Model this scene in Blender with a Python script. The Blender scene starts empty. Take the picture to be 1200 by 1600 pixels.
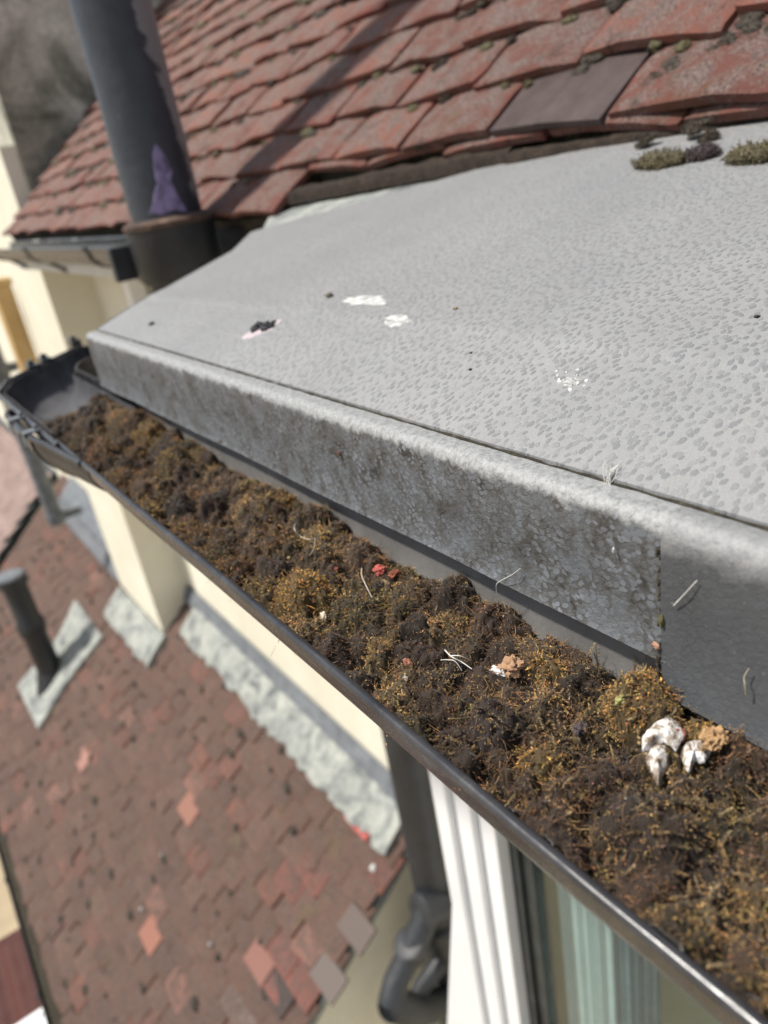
import bpy, bmesh, math, random
import numpy as np
from mathutils import Vector, Matrix, noise as mnoise

# ------------------------------------------------------------------ camera, sky, sun, exposure
H = 5.9                      # camera height above the ground; all coordinates below are relative to the camera
scene = bpy.context.scene
COL = scene.collection
F_PX, IMG_H = 1180.0, 1600.0
_F = np.array([-871.0, -409.0, F_PX]); _F /= np.linalg.norm(_F)          # along the gutter, in camera axes
_D = np.array([436.0, 2475.0, F_PX]); _D -= _F * _D.dot(_F); _D /= np.linalg.norm(_D)   # straight down
_R = np.cross(_D, _F)                                                    # towards the house
cam_data = bpy.data.cameras.new('camera')
cam = bpy.data.objects.new('camera', cam_data); COL.objects.link(cam)
right = Vector((_R[0], _F[0], -_D[0])); down = Vector((_R[1], _F[1], -_D[1])); fwd = Vector((_R[2], _F[2], -_D[2]))
cam.matrix_world = Matrix(((right.x, -down.x, -fwd.x, 0), (right.y, -down.y, -fwd.y, 0),
                           (right.z, -down.z, -fwd.z, H), (0, 0, 0, 1)))
cam_data.sensor_fit = 'VERTICAL'; cam_data.sensor_height = 36.0
cam_data.lens = F_PX / IMG_H * 36.0
cam_data.clip_start = 0.01; cam_data.clip_end = 500.0
cam_data.dof.use_dof = True
cam_data.dof.focus_distance = 0.42
cam_data.dof.aperture_fstop = 6.3
scene.camera = cam
scene.render.resolution_x = 768; scene.render.resolution_y = 1024

SUN = Vector((-0.45, 0.26, 0.85)).normalized()
world = bpy.data.worlds.new("World"); scene.world = world
world.use_nodes = True
wn = world.node_tree
sky = wn.nodes.new('ShaderNodeTexSky'); sky.sky_type = 'NISHITA'; sky.sun_disc = False
sky.sun_elevation = math.asin(SUN.z); sky.sun_rotation = math.atan2(SUN.x, SUN.y)
sky.air_density = 1.0; sky.dust_density = 1.5; sky.ozone_density = 1.0
haze_sat = wn.nodes.new('ShaderNodeHueSaturation'); haze_sat.inputs['Saturation'].default_value = .62; haze_sat.inputs['Value'].default_value = 1.0   # milky, hazy sky
wn.links.new(sky.outputs[0], haze_sat.inputs['Color']); wn.links.new(haze_sat.outputs[0], wn.nodes['Background'].inputs['Color'])
wn.nodes['Background'].inputs['Strength'].default_value = 0.115
sd = bpy.data.lights.new('sun', 'SUN'); sd.energy = 4.6; sd.angle = math.radians(3.5); sd.color = (1.0, 0.95, 0.87)
sun = bpy.data.objects.new('sun', sd); COL.objects.link(sun)
sun.rotation_euler = SUN.to_track_quat('Z', 'Y').to_euler(); sun.location = (0, 0, H + 6)
scene.view_settings.view_transform = 'Standard'; scene.view_settings.look = 'None'
scene.view_settings.exposure = 0.36; scene.view_settings.gamma = 1.0

random.seed(7)
rng = np.random.default_rng(11)

# ------------------------------------------------------------------ helpers
def tag(o, label=None, cat=None, group=None, kind=None):
    if label: o['label'] = label
    if cat: o['category'] = cat
    if group: o['group'] = group
    if kind: o['kind'] = kind
    return o

def empty(name, loc, label, cat, group=None):
    o = bpy.data.objects.new(name, None); COL.objects.link(o)
    o.location = (loc[0], loc[1], loc[2] + H); o.empty_display_size = 0.1
    o['_l'] = (loc[0], loc[1], loc[2] + H)
    return tag(o, label, cat, group)

def link(name, me, mat, parent=None, org=None):
    """one mesh object; mesh vertices are given relative to the camera; origin moved to org or the parent's base"""
    o = bpy.data.objects.new(name, me); COL.objects.link(o)
    if mat is not None: me.materials.append(mat)
    if parent is not None:
        off = Vector((0, 0, H))
        p = parent
        while p is not None:
            off -= Vector(p.location); p = p.parent
        me.transform(Matrix.Translation(off))
        o.parent = parent
    else:
        if org is None:
            n = len(me.vertices); co = np.empty(n * 3, 'f'); me.vertices.foreach_get('co', co); co = co.reshape(-1, 3)
            org = ((co[:, 0].min() + co[:, 0].max()) / 2, (co[:, 1].min() + co[:, 1].max()) / 2, co[:, 2].min())
        org = Vector([float(v) for v in org])
        me.transform(Matrix.Translation(-org)); o.location = org + Vector((0, 0, H))
    return o

class MB:
    def __init__(s): s.v = []; s.f = []; s.c = []; s.e = []; s.cur = (1, 1, 1)
    def add(s, vs, fs, col=None, edge=None):
        b = len(s.v); s.v += [tuple(p) for p in vs]; s.f += [tuple(b + i for i in f) for f in fs]
        s.c += [col or s.cur] * len(vs); s.e += (edge if edge is not None else [0.0] * len(vs))
    def box(s, x0, x1, y0, y1, z0, z1):
        v = [(x, y, z) for z in (z0, z1) for y in (y0, y1) for x in (x0, x1)]
        s.add(v, [(0, 2, 3, 1), (4, 5, 7, 6), (0, 1, 5, 4), (2, 6, 7, 3), (0, 4, 6, 2), (1, 3, 7, 5)])
    def prism(s, poly, y0, y1):
        """poly: (x, z) list swept along y"""
        n = len(poly)
        v = [(x, y0, z) for x, z in poly] + [(x, y1, z) for x, z in poly]
        s.add(v, [tuple(range(n)), tuple(range(2 * n - 1, n - 1, -1))] + [(i, i + n, (i + 1) % n + n, (i + 1) % n) for i in range(n)])
    def tube(s, pts, radii, seg=20, cap=True):
        pts = [Vector(p) for p in pts]
        if not hasattr(radii, '__len__'): radii = [radii] * len(pts)
        rings = []; up = None
        for i, p in enumerate(pts):
            t = (pts[min(i + 1, len(pts) - 1)] - pts[max(i - 1, 0)])
            if t.length < 1e-9: t = Vector((0, 0, 1))
            t.normalize()
            if up is None: up = Vector((1, 0, 0)) if abs(t.x) < .8 else Vector((0, 1, 0))
            a = (up - t * up.dot(t)).normalized(); b = t.cross(a); up = a
            rings.append([p + (a * math.cos(2 * math.pi * k / seg) + b * math.sin(2 * math.pi * k / seg)) * radii[i] for k in range(seg)])
        v = [q for r in rings for q in r]; f = []
        for i in range(len(pts) - 1):
            for k in range(seg):
                f.append((i * seg + k, i * seg + (k + 1) % seg, (i + 1) * seg + (k + 1) % seg, (i + 1) * seg + k))
        if cap:
            f.append(tuple(range(seg - 1, -1, -1))); f.append(tuple((len(pts) - 1) * seg + k for k in range(seg)))
        s.add(v, f)
    def build(s, name, mat, parent=None, smooth=False, bevel=0, org=None):
        me = bpy.data.meshes.new(name)
        me.from_pydata(s.v, [], s.f); me.update()
        a = me.color_attributes.new('Col', 'FLOAT_COLOR', 'POINT')
        a.data.foreach_set('color', np.array([(c[0], c[1], c[2], 1) for c in s.c], 'f').ravel())
        ea = me.attributes.new('edge', 'FLOAT', 'POINT'); ea.data.foreach_set('value', np.array(s.e, 'f'))
        bm = bmesh.new(); bm.from_mesh(me); bmesh.ops.recalc_face_normals(bm, faces=bm.faces); bm.to_mesh(me); bm.free()
        if smooth:
            me.polygons.foreach_set('use_smooth', [True] * len(me.polygons))
            try: me.set_sharp_from_angle(angle=math.radians(40))
            except Exception: pass
        o = link(name, me, mat, parent, org)
        if bevel:
            m = o.modifiers.new('bevel', 'BEVEL'); m.width = bevel; m.segments = 2; m.limit_method = 'ANGLE'
        return o

def np_mesh(name, V, Fc, mat, col=None, parent=None, smooth=False, org=None, extra=None):
    """fast mesh from arrays; V (n,3), Fc (m,k)"""
    me = bpy.data.meshes.new(name)
    n, (m, k) = len(V), Fc.shape
    me.vertices.add(n); me.vertices.foreach_set('co', np.ascontiguousarray(V, 'f').ravel())
    me.loops.add(m * k); me.loops.foreach_set('vertex_index', np.ascontiguousarray(Fc, 'i').ravel())
    me.polygons.add(m); me.polygons.foreach_set('loop_start', np.arange(0, m * k, k, dtype='i'))
    if smooth: me.polygons.foreach_set('use_smooth', np.ones(m, bool))
    me.update(calc_edges=True)
    if col is not None:
        a = me.color_attributes.new('Col', 'FLOAT_COLOR', 'POINT')
        c4 = np.ones((n, 4), 'f'); c4[:, :3] = col; a.data.foreach_set('color', c4.ravel())
    for kx, arr in (extra or {}).items():
        ea = me.attributes.new(kx, 'FLOAT', 'POINT'); ea.data.foreach_set('value', np.ascontiguousarray(arr, 'f'))
    return link(name, me, mat, parent, org)

# ---- material helper
class NT:
    def __init__(s, name):
        s.m = bpy.data.materials.new(name); s.m.use_nodes = True; s.t = s.m.node_tree
        s.bsdf = s.t.nodes['Principled BSDF']
        tc = s.t.nodes.new('ShaderNodeTexCoord'); geo = s.t.nodes.new('ShaderNodeNewGeometry')
        s.pos = geo.outputs['Position']; s.nrm = geo.outputs['Normal']
    def n(s, typ, **kw):
        nd = s.t.nodes.new(typ)
        for k, v in kw.items():
            if k.startswith('i_'): nd.inputs[k[2:].replace('_', ' ')].default_value = v
            else: setattr(nd, k, v)
        return nd
    def l(s, a, b): s.t.links.new(a, b)
    def noise(s, scale, detail=4, rough=.55, vec=None, dist=0):
        nd = s.n('ShaderNodeTexNoise'); nd.inputs['Scale'].default_value = scale; nd.inputs['Detail'].default_value = detail
        nd.inputs['Roughness'].default_value = rough; nd.inputs['Distortion'].default_value = dist
        s.l(vec or s.pos, nd.inputs['Vector']); return nd.outputs['Fac']
    def ramp(s, fac, stops, interp='LINEAR'):
        nd = s.n('ShaderNodeValToRGB'); cr = nd.color_ramp; cr.interpolation = interp
        while len(cr.elements) < len(stops): cr.elements.new(0.5)
        for e, (p, c) in zip(cr.elements, stops):
            e.position = p; e.color = (c[0], c[1], c[2], 1) if hasattr(c, '__len__') else (c, c, c, 1)
        s.l(fac, nd.inputs[0]); return nd.outputs[0]
    def mix(s, fac, a, b, blend='MIX'):
        nd = s.n('ShaderNodeMix', data_type='RGBA', blend_type=blend, clamp_factor=True)
        if isinstance(fac, (int, float)): nd.inputs[0].default_value = fac
        else: s.l(fac, nd.inputs[0])
        for i, v in ((6, a), (7, b)):
            if hasattr(v, 'links'): s.l(v, nd.inputs[i])
            else: nd.inputs[i].default_value = (v[0], v[1], v[2], 1)
        return nd.outputs[2]
    def math(s, op, a, b=0.0, clamp=False):
        nd = s.n('ShaderNodeMath', operation=op, use_clamp=clamp)
        for i, v in ((0, a), (1, b)):
            if hasattr(v, 'links'): s.l(v, nd.inputs[i])
            else: nd.inputs[i].default_value = v
        return nd.outputs[0]
    def attr(s, name, out='Color'):
        nd = s.n('ShaderNodeAttribute', attribute_name=name); return nd.outputs[out]
    def mapping(s, scale=(1, 1, 1), rot=(0, 0, 0), vec=None):
        nd = s.n('ShaderNodeMapping'); nd.inputs['Scale'].default_value = scale; nd.inputs['Rotation'].default_value = rot
        s.l(vec or s.pos, nd.inputs['Vector']); return nd.outputs[0]
    def bump(s, h, dist, strength=1.0, prev=None):
        nd = s.n('ShaderNodeBump'); nd.inputs['Distance'].default_value = dist; nd.inputs['Strength'].default_value = strength
        s.l(h, nd.inputs['Height'])
        if prev is not None: s.l(prev, nd.inputs['Normal'])
        return nd.outputs[0]
    def out(s, color=None, rough=.6, normal=None, metal=0.0, spec=.5, **kw):
        b = s.bsdf
        if color is not None:
            if hasattr(color, 'links'): s.l(color, b.inputs['Base Color'])
            else: b.inputs['Base Color'].default_value = (*color, 1)
        if hasattr(rough, 'links'): s.l(rough, b.inputs['Roughness'])
        else: b.inputs['Roughness'].default_value = rough
        b.inputs['Metallic'].default_value = metal; b.inputs['Specular IOR Level'].default_value = spec
        if normal is not None: s.l(normal, b.inputs['Normal'])
        for k, v in kw.items(): b.inputs[k.replace('_', ' ')].default_value = v
        return s.m

def mottled(name, stops, scale=6, fine=60, fine_amt=.25, rough=.8, bump=.002, bscale=80, detail=5, spec=.3, dist=0.3):
    t = NT(name)
    c = t.ramp(t.noise(scale, detail, .6, dist=dist), stops)
    f = t.ramp(t.noise(fine, 4, .6), [(.3, 1 - fine_amt), (.7, 1.0)])
    c = t.mix(1.0, c, f, 'MULTIPLY')
    return t.out(c, rough, t.bump(t.noise(bscale, 4, .65), bump), spec=spec)

# ------------------------------------------------------------------ materials
def sheet_mat():
    """pale grey sheet with pressed pebble-like islands"""
    t = NT('textured_grey_sheet')
    warp = t.n('ShaderNodeTexNoise'); warp.inputs['Scale'].default_value = 90; warp.inputs['Detail'].default_value = 2
    t.l(t.pos, warp.inputs['Vector'])
    vm = t.n('ShaderNodeVectorMath', operation='SCALE'); t.l(warp.outputs['Color'], vm.inputs[0]); vm.inputs['Scale'].default_value = .006
    va = t.n('ShaderNodeVectorMath', operation='ADD'); t.l(t.pos, va.inputs[0]); t.l(vm.outputs[0], va.inputs[1])
    mp = t.mapping((1.0, 1.5, 0), (0, 0, .5), va.outputs[0])
    vc = t.n('ShaderNodeTexVoronoi', feature='F1', voronoi_dimensions='2D'); vc.inputs['Scale'].default_value = 160; t.l(mp, vc.inputs['Vector'])
    vc.inputs['Randomness'].default_value = .9
    sep = t.n('ShaderNodeSeparateColor'); t.l(vc.outputs['Color'], sep.inputs[0])
    thr = t.math('MULTIPLY_ADD', sep.outputs[0], .10); t.t.nodes[-1].inputs[2].default_value = .27
    d = t.math('SUBTRACT', thr, vc.outputs['Distance'])
    isl = t.ramp(t.math('ADD', t.math('MULTIPLY', d, 9.0), .5), [(.3, 0.0), (.7, 1.0)])
    amt = t.ramp(sep.outputs[1], [(.1, .25), (.8, 1.0)])
    isl2 = t.math('MULTIPLY', isl, amt)
    big = t.ramp(t.noise(7, 4), [(.3, (.226, .231, .234)), (.7, (.268, .271, .270))])
    c = t.mix(isl2, big, (.165, .172, .178))
    grime = t.ramp(t.noise(28, 6, .7, dist=.6), [(.55, 0.0), (.8, .35)])
    c = t.mix(grime, c, (.24, .215, .18))
    st = t.ramp(t.noise(14, 5, .7, t.mapping((.5, 3.5, 1)), .4), [(.35, 0.0), (.7, .35)])
    c = t.mix(st, c, (.215, .21, .20))
    grit = t.ramp(t.noise(900, 3, .75), [(.35, .86), (.65, 1.06)])
    c = t.mix(1.0, c, grit, 'MULTIPLY')
    nb = t.bump(isl, .0004, .7)
    nb = t.bump(t.noise(900, 3, .7), .0003, .7, nb)
    nb = t.bump(t.noise(10, 2), .0015, .5, nb)
    r = t.ramp(isl2, [(0, .50), (1, .42)])
    return t.out(c, r, nb, spec=.5)

def drip_mat(name, dirty):
    t = NT(name)
    warp = t.n('ShaderNodeTexNoise'); warp.inputs['Scale'].default_value = 120; t.l(t.pos, warp.inputs['Vector'])
    vm = t.n('ShaderNodeVectorMath', operation='SCALE'); t.l(warp.outputs['Color'], vm.inputs[0]); vm.inputs['Scale'].default_value = .007
    va = t.n('ShaderNodeVectorMath', operation='ADD'); t.l(t.pos, va.inputs[0]); t.l(vm.outputs[0], va.inputs[1])
    sx = t.n('ShaderNodeSeparateXYZ'); t.l(va.outputs[0], sx.inputs[0])
    cx = t.n('ShaderNodeCombineXYZ'); t.l(sx.outputs[1], cx.inputs[0]); t.l(sx.outputs[2], cx.inputs[1])
    mp = t.mapping((1.0, 1.25, 0), (0, 0, .5), cx.outputs[0])
    vc = t.n('ShaderNodeTexVoronoi', feature='F1', voronoi_dimensions='2D'); vc.inputs['Scale'].default_value = 235; t.l(mp, vc.inputs['Vector'])
    vc.inputs['Randomness'].default_value = .85
    sep = t.n('ShaderNodeSeparateColor'); t.l(vc.outputs['Color'], sep.inputs[0])
    thr = t.math('MULTIPLY_ADD', sep.outputs[0], .20); t.t.nodes[-1].inputs[2].default_value = .34
    d = t.math('SUBTRACT', thr, vc.outputs['Distance'])
    isl = t.ramp(t.math('ADD', t.math('MULTIPLY', d, 9.0), .5), [(.3, 0.0), (.7, 1.0)])
    amt = t.ramp(sep.outputs[1], [(.1, .05), (.9, 1.0)])
    isl2 = t.math('MULTIPLY', isl, amt)
    if dirty:
        mt = t.ramp(t.noise(45, 6, .75, dist=.5), [(.33, (.026, .024, .021)), (.46, (.068, .066, .062)), (.60, (.105, .112, .120))])
        pale = t.ramp(t.noise(60, 3), [(.3, (.125, .137, .154)), (.7, (.185, .200, .220))])
        keep = t.ramp(t.noise(26, 5, .7), [(.35, .15), (.6, 1.0)])
        c = t.mix(t.math('MULTIPLY', isl2, keep), mt, pale)
        # sunlight on the rounded nose, painted in as a paler tone above the face
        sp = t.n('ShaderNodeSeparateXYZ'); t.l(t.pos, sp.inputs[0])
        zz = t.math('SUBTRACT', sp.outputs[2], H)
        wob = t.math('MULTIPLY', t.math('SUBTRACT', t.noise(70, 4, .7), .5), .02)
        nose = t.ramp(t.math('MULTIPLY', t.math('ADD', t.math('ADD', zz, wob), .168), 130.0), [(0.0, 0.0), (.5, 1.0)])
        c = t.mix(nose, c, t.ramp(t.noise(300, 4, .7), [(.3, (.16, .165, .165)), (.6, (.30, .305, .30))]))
    else:
        base = t.ramp(t.noise(20, 5, .6), [(.3, (.058, .061, .065)), (.7, (.080, .084, .089))])
        c = t.mix(t.math('MULTIPLY', isl2, .35), base, (.095, .10, .107))
        c = t.mix(t.ramp(t.noise(140, 5, .75), [(.58, 0.0), (.75, .4)]), c, (.07, .065, .055))
        c = t.mix(t.ramp(t.noise(700, 2), [(.72, 0.0), (.76, .8)]), c, (.35, .35, .33))
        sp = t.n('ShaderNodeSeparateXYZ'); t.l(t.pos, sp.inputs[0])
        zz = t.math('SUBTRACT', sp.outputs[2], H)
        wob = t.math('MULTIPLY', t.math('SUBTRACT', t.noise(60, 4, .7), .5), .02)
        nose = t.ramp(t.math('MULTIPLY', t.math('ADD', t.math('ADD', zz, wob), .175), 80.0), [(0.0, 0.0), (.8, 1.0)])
        c = t.mix(nose, c, t.ramp(t.noise(300, 4, .7), [(.3, (.15, .153, .155)), (.6, (.24, .243, .243))]))  # lap piece: sunlit top of the nose painted paler than its face
    nb = t.bump(isl, .0005, .5 if dirty else .3)
    nb = t.bump(t.noise(700, 3, .7), .0004, .8, nb)
    return t.out(c, .5, nb, spec=.5)

def plastic_gutter():
    t = NT('weathered_black_gutter_plastic')
    c = t.ramp(t.noise(30, 6, .7, dist=.5), [(.35, (.016, .016, .018)), (.6, (.032, .032, .035)), (.85, (.085, .083, .08))])
    st = t.noise(40, 4, .6, t.mapping((8, .35, 8)))
    c = t.mix(t.ramp(st, [(.58, 0.0), (.85, .6)]), c, (.09, .09, .092))
    r = t.ramp(t.noise(60, 5, .7), [(.3, .16), (.7, .36)])
    nb = t.bump(t.noise(50, 4, .6, t.mapping((8, .4, 8))), .0004, .6)
    return t.out(c, r, nb, spec=.6)

def gutter_inside():
    t = NT('dusty_gutter_inside')
    c = t.ramp(t.noise(25, 6, .7, dist=.6), [(.3, (.11, .105, .10)), (.6, (.15, .145, .138)), (.8, (.20, .19, .18))])
    c = t.mix(t.ramp(t.noise(600, 2), [(.70, 0.0), (.75, .7)]), c, (.32, .31, .30))
    return t.out(c, .6, t.bump(t.noise(300, 4), .0003), spec=.4)

def moss_mat():
    t = NT('dry_moss')
    c = t.attr('Col')
    t.out(c, .75, spec=.25)
    t.bsdf.inputs['Sheen Weight'].default_value = .15
    return t.m

def moss_bed_mat():
    t = NT('moss_bed')
    c = t.mix(1.0, t.attr('Col'), t.ramp(t.noise(500, 5, .7), [(.3, .4), (.7, 1.15)]), 'MULTIPLY')
    return t.out(c, .95, t.bump(t.noise(450, 5, .75), .002), spec=.1)

def tile_mat(name, lichen, gritscale=320, lich_amt=.75):
    t = NT(name)
    base = t.attr('Col')
    base = t.mix(t.ramp(t.noise(14, 4, .6), [(.3, 0.0), (.75, .5)]), base, (.10, .05, .038))
    e = t.attr('edge', 'Fac')
    patch = t.noise(22, 6, .75, dist=.4)
    cover = t.math('SUBTRACT', t.ramp(patch, [(.40, .12 * lich_amt), (.55, lich_amt)]), t.math('MULTIPLY', e, .6), True)
    grit = t.ramp(t.noise(gritscale, 4, .75), [(.35, (.22 * lichen[0], .20 * lichen[1], .18 * lichen[2])), (.5, lichen), (.68, (1.8 * lichen[0], 1.75 * lichen[1], 1.7 * lichen[2]))])
    c = t.mix(cover, base, grit)
    dk = t.ramp(t.noise(16, 6, .8, dist=.8), [(.56, 0.0), (.68, .85)])
    c = t.mix(dk, c, (.035, .030, .022))
    ye = t.ramp(t.noise(5, 5, .7, dist=.4), [(.62, 0.0), (.72, .45)])
    c = t.mix(ye, c, (.13, .11, .045))
    nb = t.bump(t.noise(gritscale * .8, 5, .85), .0055, 1.0)
    nb = t.bump(t.noise(60, 3), .003, .7, nb)
    return t.out(c, .9, nb, spec=.2)

def col_mat(name, rough=.8, fine=200, bump=.001, spec=.3):
    t = NT(name)
    c = t.mix(1.0, t.attr('Col'), t.ramp(t.noise(fine, 4, .7), [(.3, .7), (.7, 1.15)]), 'MULTIPLY')
    return t.out(c, rough, t.bump(t.noise(fine, 4, .7), bump), spec=spec)

M = {}
M['sheet'] = sheet_mat()
M['drip'] = drip_mat('dirty_textured_drip_edge', True)
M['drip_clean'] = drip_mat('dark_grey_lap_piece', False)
M['gutter'] = plastic_gutter()
M['gutter_in'] = gutter_inside()
M['moss'] = moss_mat(); M['bed'] = moss_bed_mat()
M['tile'] = tile_mat('lichen_clay_tile', (.205, .155, .138), 260, .95)
M['lowtile'] = tile_mat('old_clay_tile', (.100, .073, .063), 120, .8)
M['slate'] = mottled('smooth_brown_tile', [(.3, (.050, .033, .030)), (.7, (.085, .060, .056))], 30, 300, .3, .55, .0006, 500)
M['cream'] = mottled('cream_render', [(.3, (.72, .68, .54)), (.7, (.84, .81, .68))], 2.2, 140, .14, .9, .004, 160)
M['stained'] = mottled('stained_grey_render', [(.32, (.14, .145, .115)), (.46, (.33, .325, .27)), (.58, (.60, .58, .50)), (.75, (.80, .79, .70))], 2.6, 40, .35, .95, .006, 60, dist=1.2)
M['upvc'] = mottled('white_plastic', [(.3, (.74, .76, .78)), (.7, (.82, .83, .84))], 9, 80, .05, .3, .0004, 40, spec=.5)
M['offwhite'] = mottled('aged_white_board', [(.3, (.56, .56, .54)), (.7, (.72, .72, .70))], 9, 80, .1, .5, .0006, 60)
M['gasket'] = mottled('dark_gasket', [(.3, (.02, .024, .024)), (.7, (.05, .058, .058))], 20, 90, .2, .4, .0003, 60)
M['lead'] = mottled('grey_lead', [(.3, (.09, .10, .115)), (.7, (.19, .205, .22))], 12, 120, .2, .55, .002, 40)
M['mortar'] = mottled('pale_mortar_paint', [(.34, (.12, .13, .13)), (.47, (.26, .275, .26)), (.6, (.36, .375, .34)), (.8, (.48, .485, .44))], 9, 90, .3, .85, .006, 50, dist=1.0)
M['blackpaint'] = None
t = NT('flaking_black_pipe_paint')
sp = t.n('ShaderNodeSeparateXYZ'); t.l(t.pos, sp.inputs[0])
peel = t.math('ADD', t.math('MULTIPLY', t.math('SUBTRACT', sp.outputs[0], .6), 7.0), t.math('MULTIPLY', t.noise(14, 6, .75, dist=.6), .8))
zed = t.math('MULTIPLY', t.math('SUBTRACT', sp.outputs[2], H + .02), .9)
msk = t.ramp(t.math('ADD', peel, zed), [(.74, 0.0), (.76, 1.0)])
c = t.mix(msk, t.ramp(t.noise(30, 5, .7), [(.3, (.020, .024, .032)), (.7, (.036, .042, .054))]), (.19, .19, .20))
c = t.mix(t.ramp(t.noise(80, 4, .8), [(.70, 0.0), (.73, .8)]), c, (.25, .25, .25))
M['pipe'] = t.out(c, .42, t.bump(t.noise(60, 5, .7), .002, .7), spec=.5)
M['darkpipe'] = mottled('black_cast_iron', [(.3, (.014, .016, .019)), (.7, (.032, .035, .039))], 12, 90, .3, .5, .002, 60, spec=.5)
M['rust'] = mottled('rusty_iron', [(.3, (.04, .03, .026)), (.55, (.11, .07, .05)), (.8, (.30, .20, .15))], 18, 90, .3, .8, .003, 60)
M['purple'] = mottled('mauve_paint', [(.36, (.09, .08, .13)), (.58, (.30, .24, .44))], 30, 150, .2, .6, .001, 90)
M['brick'] = None
t = NT('dark_red_brick')
br = t.n('ShaderNodeTexBrick'); t.l(t.mapping((1, 1, 1), (math.radians(90), 0, math.radians(90))), br.inputs['Vector'])
br.inputs['Color1'].default_value = (.050, .013, .011, 1); br.inputs['Color2'].default_value = (.075, .02, .016, 1); br.inputs['Mortar'].default_value = (.10, .06, .05, 1)
br.inputs['Scale'].default_value = 4.4; br.inputs['Mortar Size'].default_value = .012; br.inputs['Brick Width'].default_value = 1.0; br.inputs['Row Height'].default_value = .33
M['brick'] = t.out(t.mix(t.ramp(t.noise(8, 5), [(.4, 0.0), (.7, .4)]), br.outputs[0], (.08, .035, .03)), .9, t.bump(t.noise(60, 4), .004))
M['ground'] = mottled('sandy_paving', [(.3, (.30, .24, .16)), (.7, (.44, .36, .25))], 1.6, 30, .2, .95, .01, 30)
M['orange'] = mottled('ochre_board', [(.3, (.46, .30, .12)), (.7, (.60, .42, .20))], 6, 60, .2, .7, .002, 40)
M['white_mark'] = mottled('chalky_white', [(.3, (.26, .26, .25)), (.62, (.62, .62, .60))], 160, 600, .2, .9, .0006, 500)
M['dark_bits'] = mottled('dark_droppings', [(.3, (.02, .02, .024)), (.7, (.07, .07, .08))], 200, 600, .2, .8, .001, 500)
M['pink_stain'] = mottled('pale_pink_stain', [(.3, (.40, .34, .35)), (.7, (.55, .47, .50))], 200, 600, .2, .8, .0003, 500)
M['col'] = col_mat('loose_fragment', .85, 500, .0012)
M['shell'] = mottled('white_shell', [(.36, (.13, .09, .06)), (.47, (.42, .36, .30)), (.60, (.80, .79, .77))], 170, 700, .18, .75, .0012, 420, dist=.8)
M['straw'] = mottled('dry_straw', [(.3, (.34, .29, .20)), (.7, (.58, .52, .42))], 120, 500, .2, .7, .0003, 400)
M['pale_fibre'] = mottled('pale_fibre', [(.3, (.55, .55, .50)), (.7, (.75, .74, .70))], 120, 500, .2, .7, .0003, 400)
M['dirt_line'] = mottled('dirt_in_the_joint', [(.3, (.018, .015, .011)), (.55, (.05, .043, .03)), (.8, (.16, .14, .10))], 140, 500, .3, .95, .001, 500)
M['curtain'] = mottled('aqua_curtain', [(.3, (.60, .68, .69)), (.7, (.68, .75, .76))], 4, 60, .1, .8, .002, 40)
M['drape'] = mottled('blue_grey_drape', [(.3, (.20, .27, .32)), (.7, (.26, .34, .39))], 6, 60, .2, .8, .002, 40)
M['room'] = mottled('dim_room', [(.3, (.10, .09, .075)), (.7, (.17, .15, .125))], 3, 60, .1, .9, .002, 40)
t = NT('window_glass')
tr = t.n('ShaderNodeBsdfTransparent'); tr.inputs[0].default_value = (.86, .91, .90, 1)
gl = t.n('ShaderNodeBsdfGlossy'); gl.inputs['Roughness'].default_value = .02
gn = t.n('ShaderNodeNewGeometry'); dt = t.n('ShaderNodeVectorMath', operation='DOT_PRODUCT'); t.l(gn.outputs['Incoming'], dt.inputs[0]); t.l(gn.outputs['Normal'], dt.inputs[1])
fz = t.math('MULTIPLY_ADD', t.math('POWER', t.math('SUBTRACT', 1.0, t.math('ABSOLUTE', dt.outputs['Value'])), 5.0), .75); t.t.nodes[-1].inputs[2].default_value = .035
ms = t.n('ShaderNodeMixShader'); t.l(fz, ms.inputs[0]); t.l(tr.outputs[0], ms.inputs[1]); t.l(gl.outputs[0], ms.inputs[2])
t.l(ms.outputs[0], t.t.nodes['Material Output'].inputs['Surface']); M['glass'] = t.m

# ------------------------------------------------------------------ ground
mb = MB(); mb.v = []
g = 260.0
mb.add([(-g, -g, -H), (g, -g, -H), (g, g, -H), (-g, g, -H)], [(0, 1, 2, 3)])
tag(mb.build('ground', M['ground'], org=(0, 0, -H)), 'sandy paved ground far below the roofs', kind='structure')

# ------------------------------------------------------------------ tiled roofs
PITCH = math.radians(40); CP, SP = math.cos(PITCH), math.sin(PITCH)

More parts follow.
